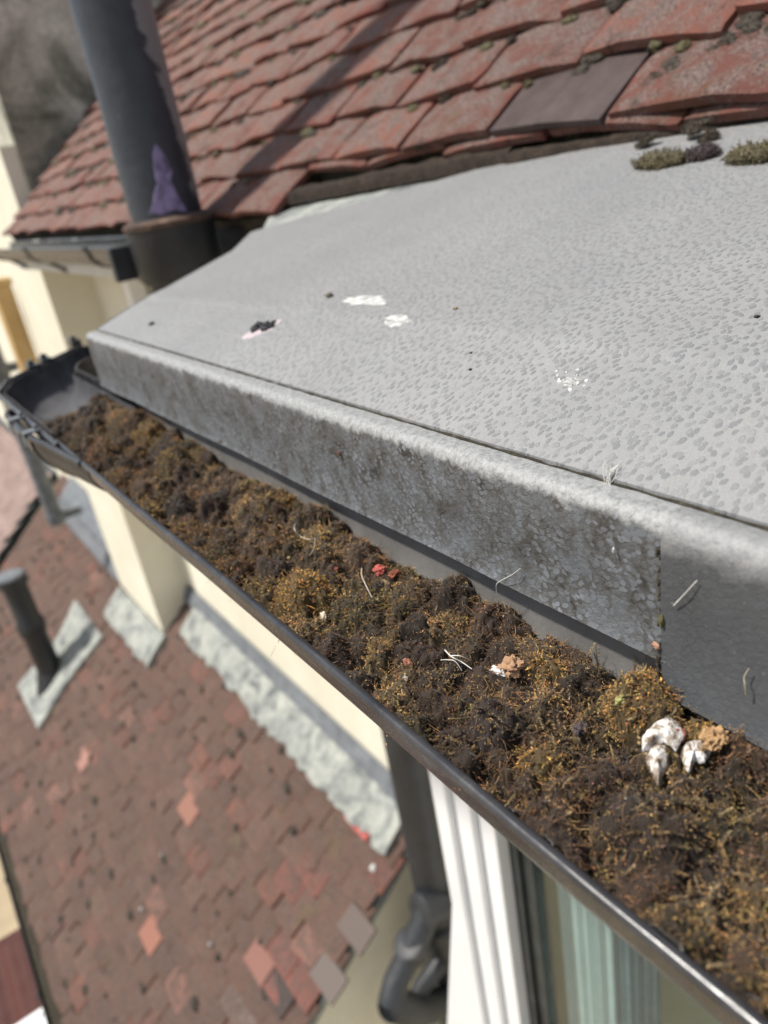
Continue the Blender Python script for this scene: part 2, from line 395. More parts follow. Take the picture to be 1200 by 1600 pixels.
def tile_block(x0, z0, s_rows, y0, y1, w, gauge, colf, skip=None, thick=.013, rag=.0, jit=1.0, yend=None, detail=True, ymin=-99, drop=False):
    """plain tiles laid on a pitched plane; lower edge of row 0 at (x0, z0). All tiles of one roof slope are one mesh"""
    mb = MB()
    us = [0, .05, .3, .7, .95, 1] if detail else [0, .12, .88, 1]
    ss = [0, .06, .2, .45, .66, 1] if detail else [0, .15, .6, 1]
    for r in s_rows:
        yy = y0 - (w / 2 if r % 2 else 0)
        ye = y1 if yend is None else yend(r)
        while yy < ye:
            ys, yt = max(yy + .0018, ymin), yy + w - .0018
            yt = min(yt, ye)
            yy += w
            if yt - ys < .03: continue
            if skip and skip(r, (ys + yt) / 2): continue
            L = gauge * 1.5
            ds = random.gauss(0, .0035) * jit; dn = abs(random.gauss(0, .0022)) * jit; tw = random.gauss(0, .010) * jit; tilt = random.gauss(0, .0022) * jit
            col = colf(r, (ys + yt) / 2)
            V = []; E = []
            s0 = r * gauge
            seed = random.random() * 100
            for bottom in (0, 1):
                for j, sv in enumerate(ss):
                    for i, u in enumerate(us):
                        s = s0 + ds + sv * L + (u - .5) * tw - (.022 * min(1, max(0, (.75 - ys - (yt - ys) * u) / .7)) * (1 - sv) if drop and r == 1 else 0)
                        if j == 0 and rag: s += mnoise.noise((seed + u * 4, r * 3.1, 0)) * rag
                        y = ys + (yt - ys) * u + (mnoise.noise((seed, sv * 4, 3)) * rag * .5 if i in (0, len(us) - 1) else 0)
                        n = (.010 + thick) * (1 - sv * .85) + dn + (.5 - u) * tilt * 2
                        n += .003 * (1 - (2 * u - 1) ** 2)
                        if not bottom and (i in (0, len(us) - 1) or j == 0): n -= .0022
                        if not bottom and rag: n += mnoise.noise((seed + u * 5, sv * 5, 7)) * .0036
                        if bottom: n -= thick
                        V.append((x0 + s * CP - n * SP, y, z0 + s * SP + n * CP))
                        E.append(1.0 if (i in (0, len(us) - 1)) else (.75 if j == 0 else 0.0))
            nu, ns = len(us), len(ss); Fc = []
            o = nu * ns
            for j in range(ns - 1):
                for i in range(nu - 1):
                    a = j * nu + i
                    Fc.append((a, a + 1, a + nu + 1, a + nu))
                    Fc.append((o + a, o + a + nu, o + a + nu + 1, o + a + 1))
            for i in range(nu - 1):
                Fc.append((i, o + i, o + i + 1, i + 1)); a = (ns - 1) * nu + i; Fc.append((a, a + 1, o + a + 1, o + a))
            for j in range(ns - 1):
                a = j * nu; Fc.append((a, a + nu, o + a + nu, o + a)); a = j * nu + nu - 1; Fc.append((a, o + a, o + a + nu, a + nu))
            mb.add(V, Fc, col, E)
    return mb

RX0, RZ0 = .703, -.079        # lower edge of tile row 0 on the plane; row 1 starts at about x = .78
G = .1

def main_col(r, y):
    k = random.random()
    if k < .24: return (.31, .125, .092)
    if k < .55: return (.235, .094, .073)
    if k < .60: return (.17, .085, .068)
    return (.20 + random.random() * .05, .085, .066)

house = empty('house', (1.3, 2.0, -H), 'cream rendered house with a lichen covered red tiled main roof', 'house')
tw_ = .2
dark_c = (.74)
mb = tile_block(RX0, RZ0, range(0, 24), -1.06, 4.13, tw_, G, main_col,
                skip=lambda r, y: (r == 0 and y < 1.37) or (r == 1 and abs(y - .74) < .07), rag=.010, drop=True)
mb2_ = tile_block(RX0 - .009 * CP + .0135 * SP, RZ0 - .009 * SP - .0135 * CP, range(1, 2), -1.16, 1.33, tw_, G, main_col, rag=.008, drop=True)
b_ = len(mb.v); mb.v += mb2_.v; mb.f += [tuple(i + b_ for i in f) for f in mb2_.f]; mb.c += mb2_.c; mb.e += mb2_.e
roof_o = mb.build('roof', M['tile'], house, smooth=True)
# roof underlay so that nothing shows through the joints
mb = MB()
pl = [(RX0 + .02, RZ0 + .0), (RX0 + 2.4 * CP, RZ0 + 2.4 * SP - .006), (RX0 + 2.4 * CP + .03, RZ0 + 2.4 * SP - .06), (RX0 + .05, RZ0 - .05)]
mb.prism(pl, 1.36, 4.12)
pl2 = [(.80, RZ0 + .097 * .839 - .008), (RX0 + 2.4 * CP, RZ0 + 2.4 * SP - .006), (RX0 + 2.4 * CP + .03, RZ0 + 2.4 * SP - .06), (.83, RZ0 - .01)]
mb.prism(pl2, -1.3, 1.36)
mb.build('underlay', M['dirt_line'], roof_o)
# the smooth replacement tile in the lowest row
mb = MB()
us = [0, .5, 1]; V = []
for b in (0, 1):
    for sv in (0, 1):
        for u in us:
            s = .1 - .004 + sv * .15 + (u - .5) * .012; y = .643 + .192 * u
            n = .0215 * (1 - .8 * sv) + (.004 if u == .5 else 0) - (.011 if b else 0)
            V.append((RX0 + s * CP - n * SP, y, RZ0 + s * SP + n * CP))
mb.add(V, [(0, 1, 4, 3), (1, 2, 5, 4), (6, 9, 10, 7), (7, 10, 11, 8), (0, 6, 7, 1), (1, 7, 8, 2), (3, 4, 10, 9), (4, 5, 11, 10), (0, 3, 9, 6), (2, 8, 11, 5)])
tag(mb.build('replacement_tile', M['slate'], roof_o, bevel=.0015), 'smooth dark brown replacement tile without lichen')

# walls: the main wall, and the taller block with the stained upper face
mb = MB()
mb.box(1.04, 1.30, -1.5, 12, -H, -.03)
mb.build('wall', M['cream'], house)
mb = MB()
mb.box(.81, 3.2, 4.17, 5.05, -H, .30)
mb.build('projecting_wall', M['cream'], house)
# stained rendered stack above the roof
mb = MB()
nx, nz = 20, 16
mb.box(.885, 3.1, 4.155, 5.0, -.05, 2.6)
tag(mb.build('stack', M['stained'], house), 'weather stained grey rendered stack rising above the roof')
mb = MB(); mb.box(.86, 3.2, 4.10, 5.1, -.06, .015)
# eaves: soffit, fascia, gutter
mb = MB(); mb.box(.735, 1.04, 1.84, 4.165, -.20, -.18)
mb.build('soffit', M['offwhite'], house)
mb = MB(); mb.box(.718, .735, 1.84, 4.165, -.225, -.10)
mb.build('fascia_board', M['offwhite'], house)

def half_round(R, th=.0022, bead=.0030, back_up=.010, seg=22):
    """closed profile (lateral, z): rim at z=0, front lip at +lateral"""
    P = []
    Ro, Ri = R, R - th
    P.append((-Ri, back_up))
    for k in range(seg + 1):
        a = math.pi - math.pi * k / seg
        P.append((Ri * math.cos(a), -Ri * math.sin(a)))
    c = (R + bead * .2, 0.0)
    for k in range(9):
        a = math.radians(150 - 280 * k / 8)
        P.append((c[0] + bead * math.cos(a), c[1] + bead * math.sin(a) + bead * .3))
    for k in range(seg + 1):
        a = math.pi * k / seg
        if k < 2: continue
        P.append((Ro * math.cos(a), -Ro * math.sin(a)))
    P.append((-Ro, back_up))
    return P

def sweep(path, prof, z0, wob=0.0):
    """path (x, y) list; lateral = left of travel. returns verts, faces"""
    V = []; n = len(prof); Fc = []
    for i, (x, y) in enumerate(path):
        def dirn(a, b): d = Vector((b[0] - a[0], b[1] - a[1])); return d.normalized()
        if i == 0: d0 = d1 = dirn(path[0], path[1])
        elif i == len(path) - 1: d0 = d1 = dirn(path[-2], path[-1])
        else: d0 = dirn(path[i - 1], path[i]); d1 = dirn(path[i], path[i + 1])
        n0 = Vector((-d0.y, d0.x)); n1 = Vector((-d1.y, d1.x))
        m = (n0 + n1).normalized(); k = 1.0 / max(.3, m.dot(n0))
        wx = wob * mnoise.noise((x * 3, y * 5, 1.3)); wz = wob * mnoise.noise((x * 3, y * 6, 9.3))
        for (l, z) in prof:
            V.append((x + m.x * l * k + wx, y + m.y * l * k, z0 + z + wz))
    for i in range(len(path) - 1):
        for k in range(n):
            a, b = i * n + k, i * n + (k + 1) % n
            Fc.append((a, b, b + n, a + n))
    Fc.append(tuple(range(n))); Fc.append(tuple((len(path) - 1) * n + k for k in range(n - 1, -1, -1)))
    return V, Fc

eg = empty('eaves_gutter', (.655, 2.9, -.20), 'long black half-round gutter under the eaves of the main roof, behind the thick pipe', 'gutter')
mb = MB(); V, Fc = sweep([(.655, 1.86), (.655, 4.14)], half_round(.056), -.115); mb.add(V, Fc)
mb.build('channel', M['gutter'], eg, smooth=True)
for yb in (2.35, 3.2, 3.95):
    mb = MB(); pr = [(l * 1.06, z * 1.06 - .001) for l, z in half_round(.057, .003, .006)]
    V, Fc = sweep([(.655, yb), (.655, yb + .03)], pr, -.114); mb.add(V, Fc)
    mb.tube([(.655, yb + .015, -.168), (.70, yb + .015, -.20), (.728, yb + .015, -.225)], .008, 8)
    mb.build('bracket', M['darkpipe'], eg, smooth=True)

# far away along the wall: ochre board, grey pipe, white box below the eaves
mb = MB(); mb.box(.70, .80, 5.06, 5.22, -1.05, -.35); mb.box(.69, .81, 5.05, 5.23, -.35, -.31)
tag(mb.build('wooden_board', M['orange'], bevel=.006), 'ochre yellow upright board at the far end of the cream wall', 'board')
wp = empty('waste_pipe', (.62, 5.5, -2.0), 'pale grey plastic pipe running down beyond the ochre board', 'pipe')
mb = MB(); mb.tube([(.62, 5.5, -2.0), (.62, 5.5, -.45)], .055, 16); mb.build('pipe_run', M['lead'], wp, smooth=True)
for zc in (-.9, -1.98):
    mb = MB(); mb.tube([(.62, 5.5, zc), (.62, 5.5, zc + .06)], .066, 16); mb.box(.66, .80, 5.47, 5.53, zc, zc + .05); mb.build('pipe_clip', M['lead'], wp, smooth=True)
wd = empty('white_downpipe', (.985, 3.35, -.96), 'white square downpipe on the cream wall under the white eaves board', 'downpipe')
mb = MB(); mb.box(.955, 1.03, 3.30, 3.375, -.95, -.27); mb.build('pipe_run', M['upvc'], wd, bevel=.006)
mb = MB(); mb.box(.94, 1.038, 3.285, 3.39, -.30, -.202); mb.build('hopper', M['upvc'], wd, bevel=.006)
for zc in (-.55, -.93):
    mb = MB(); mb.box(.948, 1.039, 3.285, 3.39, zc, zc + .03); mb.build('pipe_clip', M['upvc'], wd)

# ------------------------------------------------------------------ lower lean-to roof
LX1, LZ1 = 1.03, -2.278                   # where the slope meets the wall
def lz(x): return -3.142 + .839 * x
LX0 = -.43
lean = empty('lean_to', (.3, 4.5, -H), 'lean-to extension far below with an old brown and red tiled roof', 'extension')
salmon = [(.20, 2.75), (.44, 2.45), (.60, 3.9), (.52, 2.12), (.0, 3.6)]
def low_col(r, y):
    x = LX0 + (r + .4) * G * CP
    k = random.random()
    base = (.125, .078, .062)
    if k < .10: base = (.18, .085, .065)
    elif k < .35: base = (.105, .068, .056)
    elif k < .5: base = (.14, .088, .07)
    elif k < .54: base = (.22, .12, .095)
    if y < 2.3 and x > .35 and k < .35: base = (.19, .08, .066)
    if y < 2.3 and .35 > x and k > .8: base = (.15, .115, .10)
    v = .85 + .3 * random.random()
    return (base[0] * v, base[1] * v, base[2] * v)
mb = tile_block(LX0, lz(LX0), range(0, 19), 1.90 - .165, 7.45, .165, G, low_col, rag=.004, jit=1.3, detail=False, ymin=1.80)
lr = mb.build('roof', M['lowtile'], lean, smooth=True)
mb = MB(); mb.prism([(LX0 + .02, lz(LX0)), (1.03, lz(1.015) - .004), (1.03, lz(1.03) - .09), (LX0 + .04, lz(LX0) - .06)], 1.84, 7.42)
mb.build('underlay', M['gasket'], lr)
# a few bright or bare tiles
def flat_tile(x, y, col, w=.158, l=.105, nm='replacement_tile', lb=None, lift=.030):
    s = (x - LX0) / CP; mb = MB(); mb.cur = col
    V = []
    for b in (0, 1):
        for sv in (0, 1):
            for u in (0, 1):
                ss = s + sv * l; n = lift - sv * .008 - (.01 if b else 0)
                V.append((LX0 + ss * CP - n * SP, y + u * w, lz(LX0) + ss * SP + n * CP))
    mb.add(V, [(0, 1, 3, 2), (4, 6, 7, 5), (0, 4, 5, 1), (2, 3, 7, 6), (0, 2, 6, 4), (1, 5, 7, 3)])
    o = mb.build(nm, M['col'], lr)
    if lb: o['label'] = lb
PROJ = []
def from_px(px, py, plane):
    """point (camera relative) where a photo pixel meets plane: ('x',v) ('y',v) ('z',v) or 'low' / 'main' """
    q = np.array([px - 600.0, py - 800.0, F_PX]); a, b, c = q.dot(_R), q.dot(_F), -q.dot(_D)
    if plane == 'low': s = -3.142 / (c - .839 * a)
    elif plane == 'main': s = (RZ0 - .839 * RX0 + .015) / (c - .839 * a)
    else:
        k, v = plane; s = v / {'x': a, 'y': b, 'z': c}[k]
    return (a * s, b * s, c * s)
for (px, py, col, lb) in ((242, 1487, (.25, .115, .085), 'bright salmon orange tile'),
                          (395, 1505, (.21, .105, .085), 'salmon pink tile'),
                          (572, 1300, (.38, .10, .085), 'vivid pinkish red tile beside the mortar'),
                          (430, 1545, (.28, .075, .062), 'plain dull red tile'),
                          (130, 1195, (.30, .16, .13), 'pale pink tile'),
                          (510, 1505, (.13, .108, .097), 'pale grey tile near the verge'),
                          (545, 1440, (.12, .095, .085), None),
                          (450, 1590, (.13, .105, .098), None),
                          (300, 1275, (.24, .12, .09), None)):
    p = from_px(px, py, 'low')
    r = round((p[0] - LX0) / CP / G - .5); row_x = LX0 + r * G * CP
    k = math.floor((p[1] - (1.735 - (.0825 if r % 2 else 0))) / .165); yk = 1.735 - (.0825 if r % 2 else 0) + k * .165
    flat_tile(row_x - .002, yk + .003, col, lb=lb)
# side wall under the verge, front wall, verge mortar
mb = MB()
mb.v = []
pl = [(LX0 + .12, -H), (1.036, -H), (1.036, lz(1.036) - .06), (LX0 + .12, lz(LX0 + .12) - .06)]
mb.prism(pl, 1.86, 2.0)
mb.build('side_wall', M['cream'], lean)
mb = MB(); mb.box(LX0 + .12, LX0 + .26, 2.0, 7.4, -H, lz(LX0 + .12) - .06)
mb.build('front_wall', M['cream'], lean)
mb = MB()
mb.prism([(LX0 + .02, lz(LX0) - .01), (1.03, lz(1.02) + .0), (1.03, lz(1.03) - .055), (LX0 + .04, lz(LX0) - .055)], 1.815, 1.839)
mb.build('verge_mortar', M['mortar'], lean)

def ragged_strip(name, a, b, dirw, n_, width, rag, thick, mat, parent, seedv, seg=60, end=.0):
    """band laid from a to b, spreading by `width` along dirw (unit), thickness along n_, with an uneven outer edge"""
    a, b, dirw, n_ = Vector(a), Vector(b), Vector(dirw), Vector(n_)
    mb = MB(); V = []
    for i in range(seg + 1):
        t_ = i / seg; p = a.lerp(b, t_)
        w = width + rag * (mnoise.noise((t_ * seg * .35, seedv, 0)) + .6 * mnoise.noise((t_ * seg * .9, seedv, 5)))
        for k, (fr_, th) in enumerate(((0, 1), (.45, 1.0), (.9, .7), (1.0, .1), (1.0, -.8), (0, -.8))):
            hh = thick * th * (1 + .35 * mnoise.noise((t_ * seg * .5, k, seedv)))
            V.append(p + dirw * w * fr_ + n_ * hh)
    Fc = []
    for i in range(seg):
        for k in range(6):
            a_, b_ = i * 6 + k, i * 6 + (k + 1) % 6
            Fc.append((a_, b_, b_ + 6, a_ + 6))
    Fc += [(0, 1, 2, 3, 4, 5), tuple(seg * 6 + k for k in range(5, -1, -1))]
    mb.add(V, Fc); return mb.build(name, mat, parent, smooth=True)
DS = (-CP, 0, -SP); NN = (-SP, 0, CP)
def on_low(x, y, lift=.03): return (x - lift * SP, y, lz(x) + lift * CP)
fm = ragged_strip('mortar_fillet', on_low(1.025, 1.86, .034), on_low(1.025, 4.0, .034), DS, NN, .185, .035, .018, M['mortar'], lean, 3.3, 80)
mb = MB(); mb.box(1.015, 1.037, 1.83, 4.16, lz(1.03) - .02, lz(1.03) + .07)
mb.prism([(1.03, lz(1.03) + .04), (.985, lz(.985) + .05), (.985, lz(.985) + .06), (1.03, lz(1.03) + .11)], 1.87, 4.16)
mb.build('lead_flashing', M['lead'], lean)
ragged_strip('mortar_fillet', on_low(.83, 4.1, .036), on_low(.82, 5.0, .036), DS, NN, .22, .02, .02, M['mortar'], lean, 8.3, 30)
mb = MB(); mb.prism([(.86, lz(.86) + .04), (.80, lz(.80) + .05), (.80, lz(.80) + .06), (.86, lz(.86) + .11)], 5.06, 7.0)
mb.prism([(1.03, lz(1.03) + .04), (.80, lz(.80) + .05), (.80, lz(.80) + .06), (1.03, lz(1.03) + .11)], 5.06, 7.0)
mb.build('lead_flashing', M['lead'], lean)
# gutter of the lean-to
lg = empty('extension_gutter', (LX0 - .03, 4.5, lz(LX0) - .1), 'grubby grey gutter along the low edge of the lean-to roof', 'gutter')
mb = MB(); V, Fc = sweep([(LX0 - .025, 1.84), (LX0 - .025, 7.4)], half_round(.056), lz(LX0) - .045); mb.add(V, Fc)
mb.build('channel', M['darkpipe'], lg, smooth=True)
ragged_strip('silt', (LX0 - .065, 1.9, lz(LX0) - .075), (LX0 - .065, 7.3, lz(LX0) - .075), (1, 0, 0), (0, 0, 1), .075, .012, .018, M['dirt_line'], lg, 1.7, 90)
for yb in (2.4, 3.3, 4.2, 5.1, 6.0):
    mb = MB(); V, Fc = sweep([(LX0 - .025, yb), (LX0 - .025, yb + .04)], half_round(.0605, .003, .006), lz(LX0) - .044); mb.add(V, Fc)
    mb.build('bracket', M['darkpipe'], lg, smooth=True)

# neighbouring roof beyond the lean-to
nb_ = empty('neighbour_extension', (.3, 9.2, -H), 'next extension beyond the lean-to with a paler pinkish tiled roof', 'extension')
def nb_col(r, y):
    v = .85 + .3 * random.random(); return (.24 * v, .175 * v, .155 * v)
mb = tile_block(LX0, lz(LX0) - .03, range(0, 18), 7.9, 11.6, .165, G, nb_col, rag=.004, detail=False)
mb.build('roof', M['col'], nb_, smooth=True)
mb = MB(); mb.prism([(LX0 + .02, lz(LX0) - .03), (1.03, lz(1.02) - .03), (1.03, lz(1.03) - .12), (LX0 + .04, lz(LX0) - .09)], 7.8, 11.6)
mb.build('underlay', M['gasket'], nb_)
mb = MB(); mb.prism([(LX0 + .12, -H), (1.036, -H), (1.036, lz(1.036) - .13), (LX0 + .12, lz(LX0 + .12) - .13)], 7.85, 11.5); mb.build('wall', M['cream'], nb_)

# flue with its pale weathering slab
fl = empty('flue_pipe', (.2, 5.2, lz(.2)), 'short black flue pipe standing in a pale slab on the lower roof', 'flue')
pb = Vector(from_px(85, 1062, 'low')); 
mb = MB(); mb.tube([pb + Vector((0, 0, -.1)), pb + Vector((0, 0, .40)), pb + Vector((0, 0, .42)), pb + Vector((0, 0, .50)), pb + Vector((0, 0, .52)), pb + Vector((0, 0, .80)), pb + Vector((0, 0, .80)), pb + Vector((0, 0, .86))],
                   [.083, .080, .094, .094, .080, .080, .10, .10], 22)
mb.build('pipe_run', M['darkpipe'], fl, smooth=True)
mb = MB(); mb.tube([pb + Vector((0, 0, .861)), pb + Vector((0, 0, .875))], [.092, .085], 22); mb.build('cap', M['lead'], fl, smooth=True)
mb = MB(); mb.tube([pb + Vector((0, 0, -.08)), pb + Vector((0, 0, .10))], [.15, .088], 22); mb.build('collar', M['darkpipe'], fl, smooth=True)
pts = [from_px(*q, 'low') for q in ((35, 1075), (100, 995), (125, 940), (168, 998), (112, 1070), (68, 1142))]
mb = MB(); k = len(pts)
Vt = [Vector(p) + Vector(NN) * .048 for p in pts]; Vb = [Vector(p) + Vector(NN) * .012 for p in pts]
mb.add(Vt + Vb, [tuple(range(k)), tuple(range(2 * k - 1, k - 1, -1))] + [(i, (i + 1) % k, (i + 1) % k + k, i + k) for i in range(k)])
mb.build('slab', M['mortar'], fl, bevel=.01)

# garden: brick wall and white frame below on the left
bw = empty('garden_wall', (-1.2, 5.4, -H), 'low dark red brick garden wall far below at the lean-to', 'wall')
mb = MB(); mb.box(-1.62, -1.40, 4.3, 5.9, -H, -5.2); mb.box(-1.40, -.3, 5.68, 5.9, -H, -5.55); mb.box(-1.40, -.33, 3.2, 5.68, -H, -5.35)
mb.build('brickwork', M['brick'], bw)
mb = MB(); mb.box(-1.645, -1.375, 4.28, 5.92, -5.198, -5.15); mb.box(-1.375, -.31, 5.66, 5.92, -5.548, -5.50)
mb.build('coping', M['brick'], bw, bevel=.006)
pc = empty('porch_canopy', (-.62, 3.6, -4.5), 'white plastic canopy edge poking out below the lean-to gutter', 'canopy')
mb = MB(); a = from_px(112, 1552, ('z', -4.2)); b = from_px(52, 1602, ('z', -4.2))
mb.box(-1.0, -.31, a[1] - .55, a[1] - .02, -4.26, -4.20); mb.box(-1.0, -.31, a[1] - .018, a[1] + .02, -4.30, -4.18)
mb.build('canopy_sheet', M['upvc'], pc, bevel=.006)
mb = MB(); mb.box(-1.03, -1.003, a[1] - .55, a[1] + .02, -4.31, -4.17); mb.build('canopy_trim', M['upvc'], pc, bevel=.006)

# ------------------------------------------------------------------ soil pipe
sp_ = empty('soil_pipe', (.93, 1.66, -H), 'thick flaking black soil pipe rising past the roof beside the grey bay roof', 'pipe')
PX, PY = .60, 1.65
mb = MB()
z = [i * .06 - .10 for i in range(40)]
mb.tube([(PX + .001 * math.sin(q * 9), PY, q) for q in z], [.074 + .0006 * math.sin(q * 23) for q in z], 40)
mb.build('pipe_run', M['pipe'], sp_, smooth=True)
mb = MB(); mb.tube([(PX, PY, -.175), (PX, PY, -.165), (PX, PY, -.075), (PX, PY, -.067)], [.082, .090, .092, .094], 36)
mb.build('socket', M['darkpipe'], sp_, smooth=True)
mb = MB(); mb.tube([(PX, PY, -.066), (PX, PY, -.056), (PX, PY, -.048)], [.0955, .0965, .080], 36)
mb.build('rusty_rim', M['rust'], sp_, smooth=True)
for ddx, ddy in ((-.095, .06), (.09, -.08)):
    mb = MB(); mb.box(PX + ddx - .03, PX + ddx + .03, PY + ddy - .012, PY + ddy + .012, -.16, -.09); mb.build('lug', M['darkpipe'], sp_, bevel=.004)
mb = MB()
bend = [(PX, PY, -.15), (PX, PY, -.28), (PX + .03, PY, -.36), (PX + .13, PY, -.48), (PX + .25, PY, -.60), (.90, PY, -.70), (.93, PY, -.80), (.93, PY, -1.2), (.93, PY, -2.45), (.93, PY, -3.2), (.93, PY, -H)]
mb.tube(bend, .074, 30)
mb.build('lower_pipe', M['darkpipe'], sp_, smooth=True)
for zc in (-1.35, -2.62, -2.95):
    mb = MB(); mb.tube([(.93, PY, zc), (.93, PY, zc + .01), (.93, PY, zc + .07), (.93, PY, zc + .08)], [.08, .094, .094, .08], 30); mb.build('socket', M['darkpipe'], sp_, smooth=True)
# purple paint splash on the shaft, wrapped round the front of the pipe
def pipe_patch(name, outline, mat, r=.0752):
    """outline: (angle about the pipe, z) closed loop"""
    mb = MB(); cx = sum(p[0] for p in outline) / len(outline); cz = sum(p[1] for p in outline) / len(outline)
    V = []; rings = 6
    for k in range(rings + 1):
        for a_, z_ in outline:
            aa, zz = cx + (a_ - cx) * k / rings, cz + (z_ - cz) * k / rings
            rr = r + (.0012 if k < rings else .0)
            V.append((PX + rr * math.cos(aa), PY + rr * math.sin(aa), zz))
    n = len(outline); Fc = []
    for k in range(rings):
        for i in range(n): Fc.append((k * n + i, k * n + (i + 1) % n, (k + 1) * n + (i + 1) % n, (k + 1) * n + i))
    mb.add(V, Fc); return mb.build(name, mat, sp_, smooth=True)
base_a = math.atan2(-PY, -PX)          # side that faces the viewer
ol = []
shape = [(-.42, -.045), (-.2, -.035), (.0, -.04), (.25, -.035), (.55, -.043), (.40, -.005), (.33, .03), (.42, .05), (.36, .085), (.28, .10), (.20, .115), (.10, .10), (.02, .06), (.02, .03), (-.12, .01), (-.22, -.015)]
for i in range(len(shape)):
    (a0, z0), (a1, z1) = shape[i], shape[(i + 1) % len(shape)]; a0 = a0 * 1.15 - .05; a1 = a1 * 1.15 - .05; z0 = -.045 + (z0 + .045) * .8; z1 = -.045 + (z1 + .045) * .8
    for k in range(4):
        tt = k / 4; ol.append((base_a + a0 + (a1 - a0) * tt + .04 * mnoise.noise((i + tt, 3, 1)), z0 + (z1 - z0) * tt + .006 * mnoise.noise((i + tt, 1, 4))))
pipe_patch('paint_splash', ol, M['purple'])
# foot of the pipe: branch and bends lying over the lean-to side
bp = empty('drain_branch', (.8, 1.62, -2.9), 'black branch pipes and bends clustered beside the soil pipe under the lean-to verge', 'pipe')
def PXY(px, py, yv): return Vector(from_px(px, py, ('y', yv)))
A1 = PXY(668, 1425, 1.60); A2 = PXY(645, 1480, 1.60); A3 = PXY(618, 1535, 1.58); A4 = PXY(612, 1568, 1.56); A5 = PXY(650, 1580, 1.58); A6 = PXY(705, 1560, 1.60)
mb = MB(); mb.tube([A1 + Vector((.06, .03, .05)), A1, A2, A3, A4], [.05, .05, .046, .046, .05], 20); mb.build('branch_pipe', M['darkpipe'], bp, smooth=True)
mb = MB(); mb.tube([A4 + Vector((-.02, 0, .0)), A4, A5, A6], [.05, .058, .058, .055], 20); mb.build('bend', M['darkpipe'], bp, smooth=True)
mb = MB(); mb.tube([A1 + Vector((-.034, 0, .036)), A1 + Vector((-.03, 0, .035)), A1 + Vector((.08, 0, .0)), A1 + Vector((.084, 0, -.001))], [.051, .062, .062, .051], 20); mb.build('clamp', M['darkpipe'], bp, smooth=True)
mb = MB(); mb.tube([A2 + Vector((-.014, 0, .040)), A2 + Vector((-.012, 0, .035)), A2 + Vector((.012, 0, -.03)), A2 + Vector((.014, 0, -.035))], [.049, .058, .058, .049], 20); mb.build('clamp', M['darkpipe'], bp, smooth=True)
mb = MB(); mb.tube([PXY(690, 1500, 1.62), PXY(660, 1540, 1.62), PXY(640, 1590, 1.62), PXY(630, 1650, 1.62)], .035, 16); mb.build('branch_pipe', M['darkpipe'], bp, smooth=True)

# ------------------------------------------------------------------ bay: window, soffit, roof covering, drip edge
bay = empty('bay_window', (.75, .2, -H), 'bay window with white frames under a textured grey sheet roof', 'bay window')
WX = .50
wf = None
mb = MB()
pl = [(.50, -2.0), (.50, .82), (1.03, 1.35), (1.03, -2.0)]
mb.add([(x, y, zz) for zz in (-H, -2.75) for x, y in pl], [(0, 1, 2, 3), (7, 6, 5, 4), (0, 4, 5, 1), (1, 5, 6, 2), (2, 6, 7, 3), (3, 7, 4, 0)])
mb.build('wall', M['cream'], bay)
def rib(y0, y1, x0, x1, z0=-2.745, z1=-.275):
    m_ = MB(); m_.box(x0, x1, y0, y1, z0, z1); return m_
win = MB()
for (y0, y1, x0) in ((.745, .785, .470), (.715, .745, .482), (.690, .715, .474), (.655, .690, .486), (.640, .655, .478)):
    win.box(x0, .54, y0, y1 - .0006, -2.745, -.275)
win.box(.49, .54, -2.0, .64, -2.745, -2.66); win.box(.49, .54, -2.0, .64, -.36, -.275)
win.box(.484, .54, -.72, -.62, -2.66, -.36)
wo = win.build('window_frame', M['upvc'], bay, bevel=.003)
mb = MB(); mb.add([(.486, .786, -1.14), (.486, .93, -1.80), (.486, .93, -2.74), (.486, .786, -2.74), (.53, .786, -1.14), (.53, .93, -1.80), (.53, .93, -2.74), (.53, .786, -2.74)],
                  [(0, 1, 2, 3), (4, 7, 6, 5), (0, 4, 5, 1), (1, 5, 6, 2), (2, 6, 7, 3), (3, 7, 4, 0)])
mb.build('side_panel', M['upvc'], wo, bevel=.002)
mb = MB(); mb.box(.500, .53, .622, .6395, -2.655, -.365); mb.box(.508, .53, .60, .6215, -2.655, -.365); mb.build('gasket', M['gasket'], wo)
mb = MB(); mb.box(.516, .520, -.62, .5995, -2.66, -.36); mb.build('pane', M['glass'], wo)
mb = MB(); mb.box(.516, .520, -2.0, -.7205, -2.66, -.36); mb.build('pane', M['glass'], wo)
# canted side closed with white panel
mb = MB(); mb.add([(x, y, zz) for zz in (-2.745, -.275) for x, y in ((.545, .785), (1.03, 1.28), (1.035, 1.24), (.56, .76))],
                  [(0, 1, 2, 3), (7, 6, 5, 4), (0, 4, 5, 1), (1, 5, 6, 2), (2, 6, 7, 3), (3, 7, 4, 0)])
mb.build('canted_panel', M['upvc'], bay)
# room and curtains behind the glass
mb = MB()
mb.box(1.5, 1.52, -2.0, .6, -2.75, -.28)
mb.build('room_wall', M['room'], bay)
def curtain(y0, y1, x, mat, lbl):
    V = []; n = 70
    for i in range(n + 1):
        y = y0 + (y1 - y0) * i / n
        xx = x + .006 * math.sin(i * .35) + .003 * math.sin(i * .8)
        V += [(xx, y, -.30), (xx, y, -2.70), (xx + .004, y, -2.70), (xx + .004, y, -.30)]
    Fc = [(i * 4 + k, i * 4 + (k + 1) % 4, i * 4 + 4 + (k + 1) % 4, i * 4 + 4 + k) for i in range(n) for k in range(4)]
    m_ = MB(); m_.add(V, Fc); return tag(m_.build('curtain', mat, None, smooth=True), lbl, 'curtain')
curtain(.50, .600, .56, M['curtain'], 'pale aqua curtain hanging behind the window glass next to the white frame')
curtain(.425, .496, .565, M['drape'], 'darker blue grey curtain hanging behind the glass, beyond the pale aqua one')
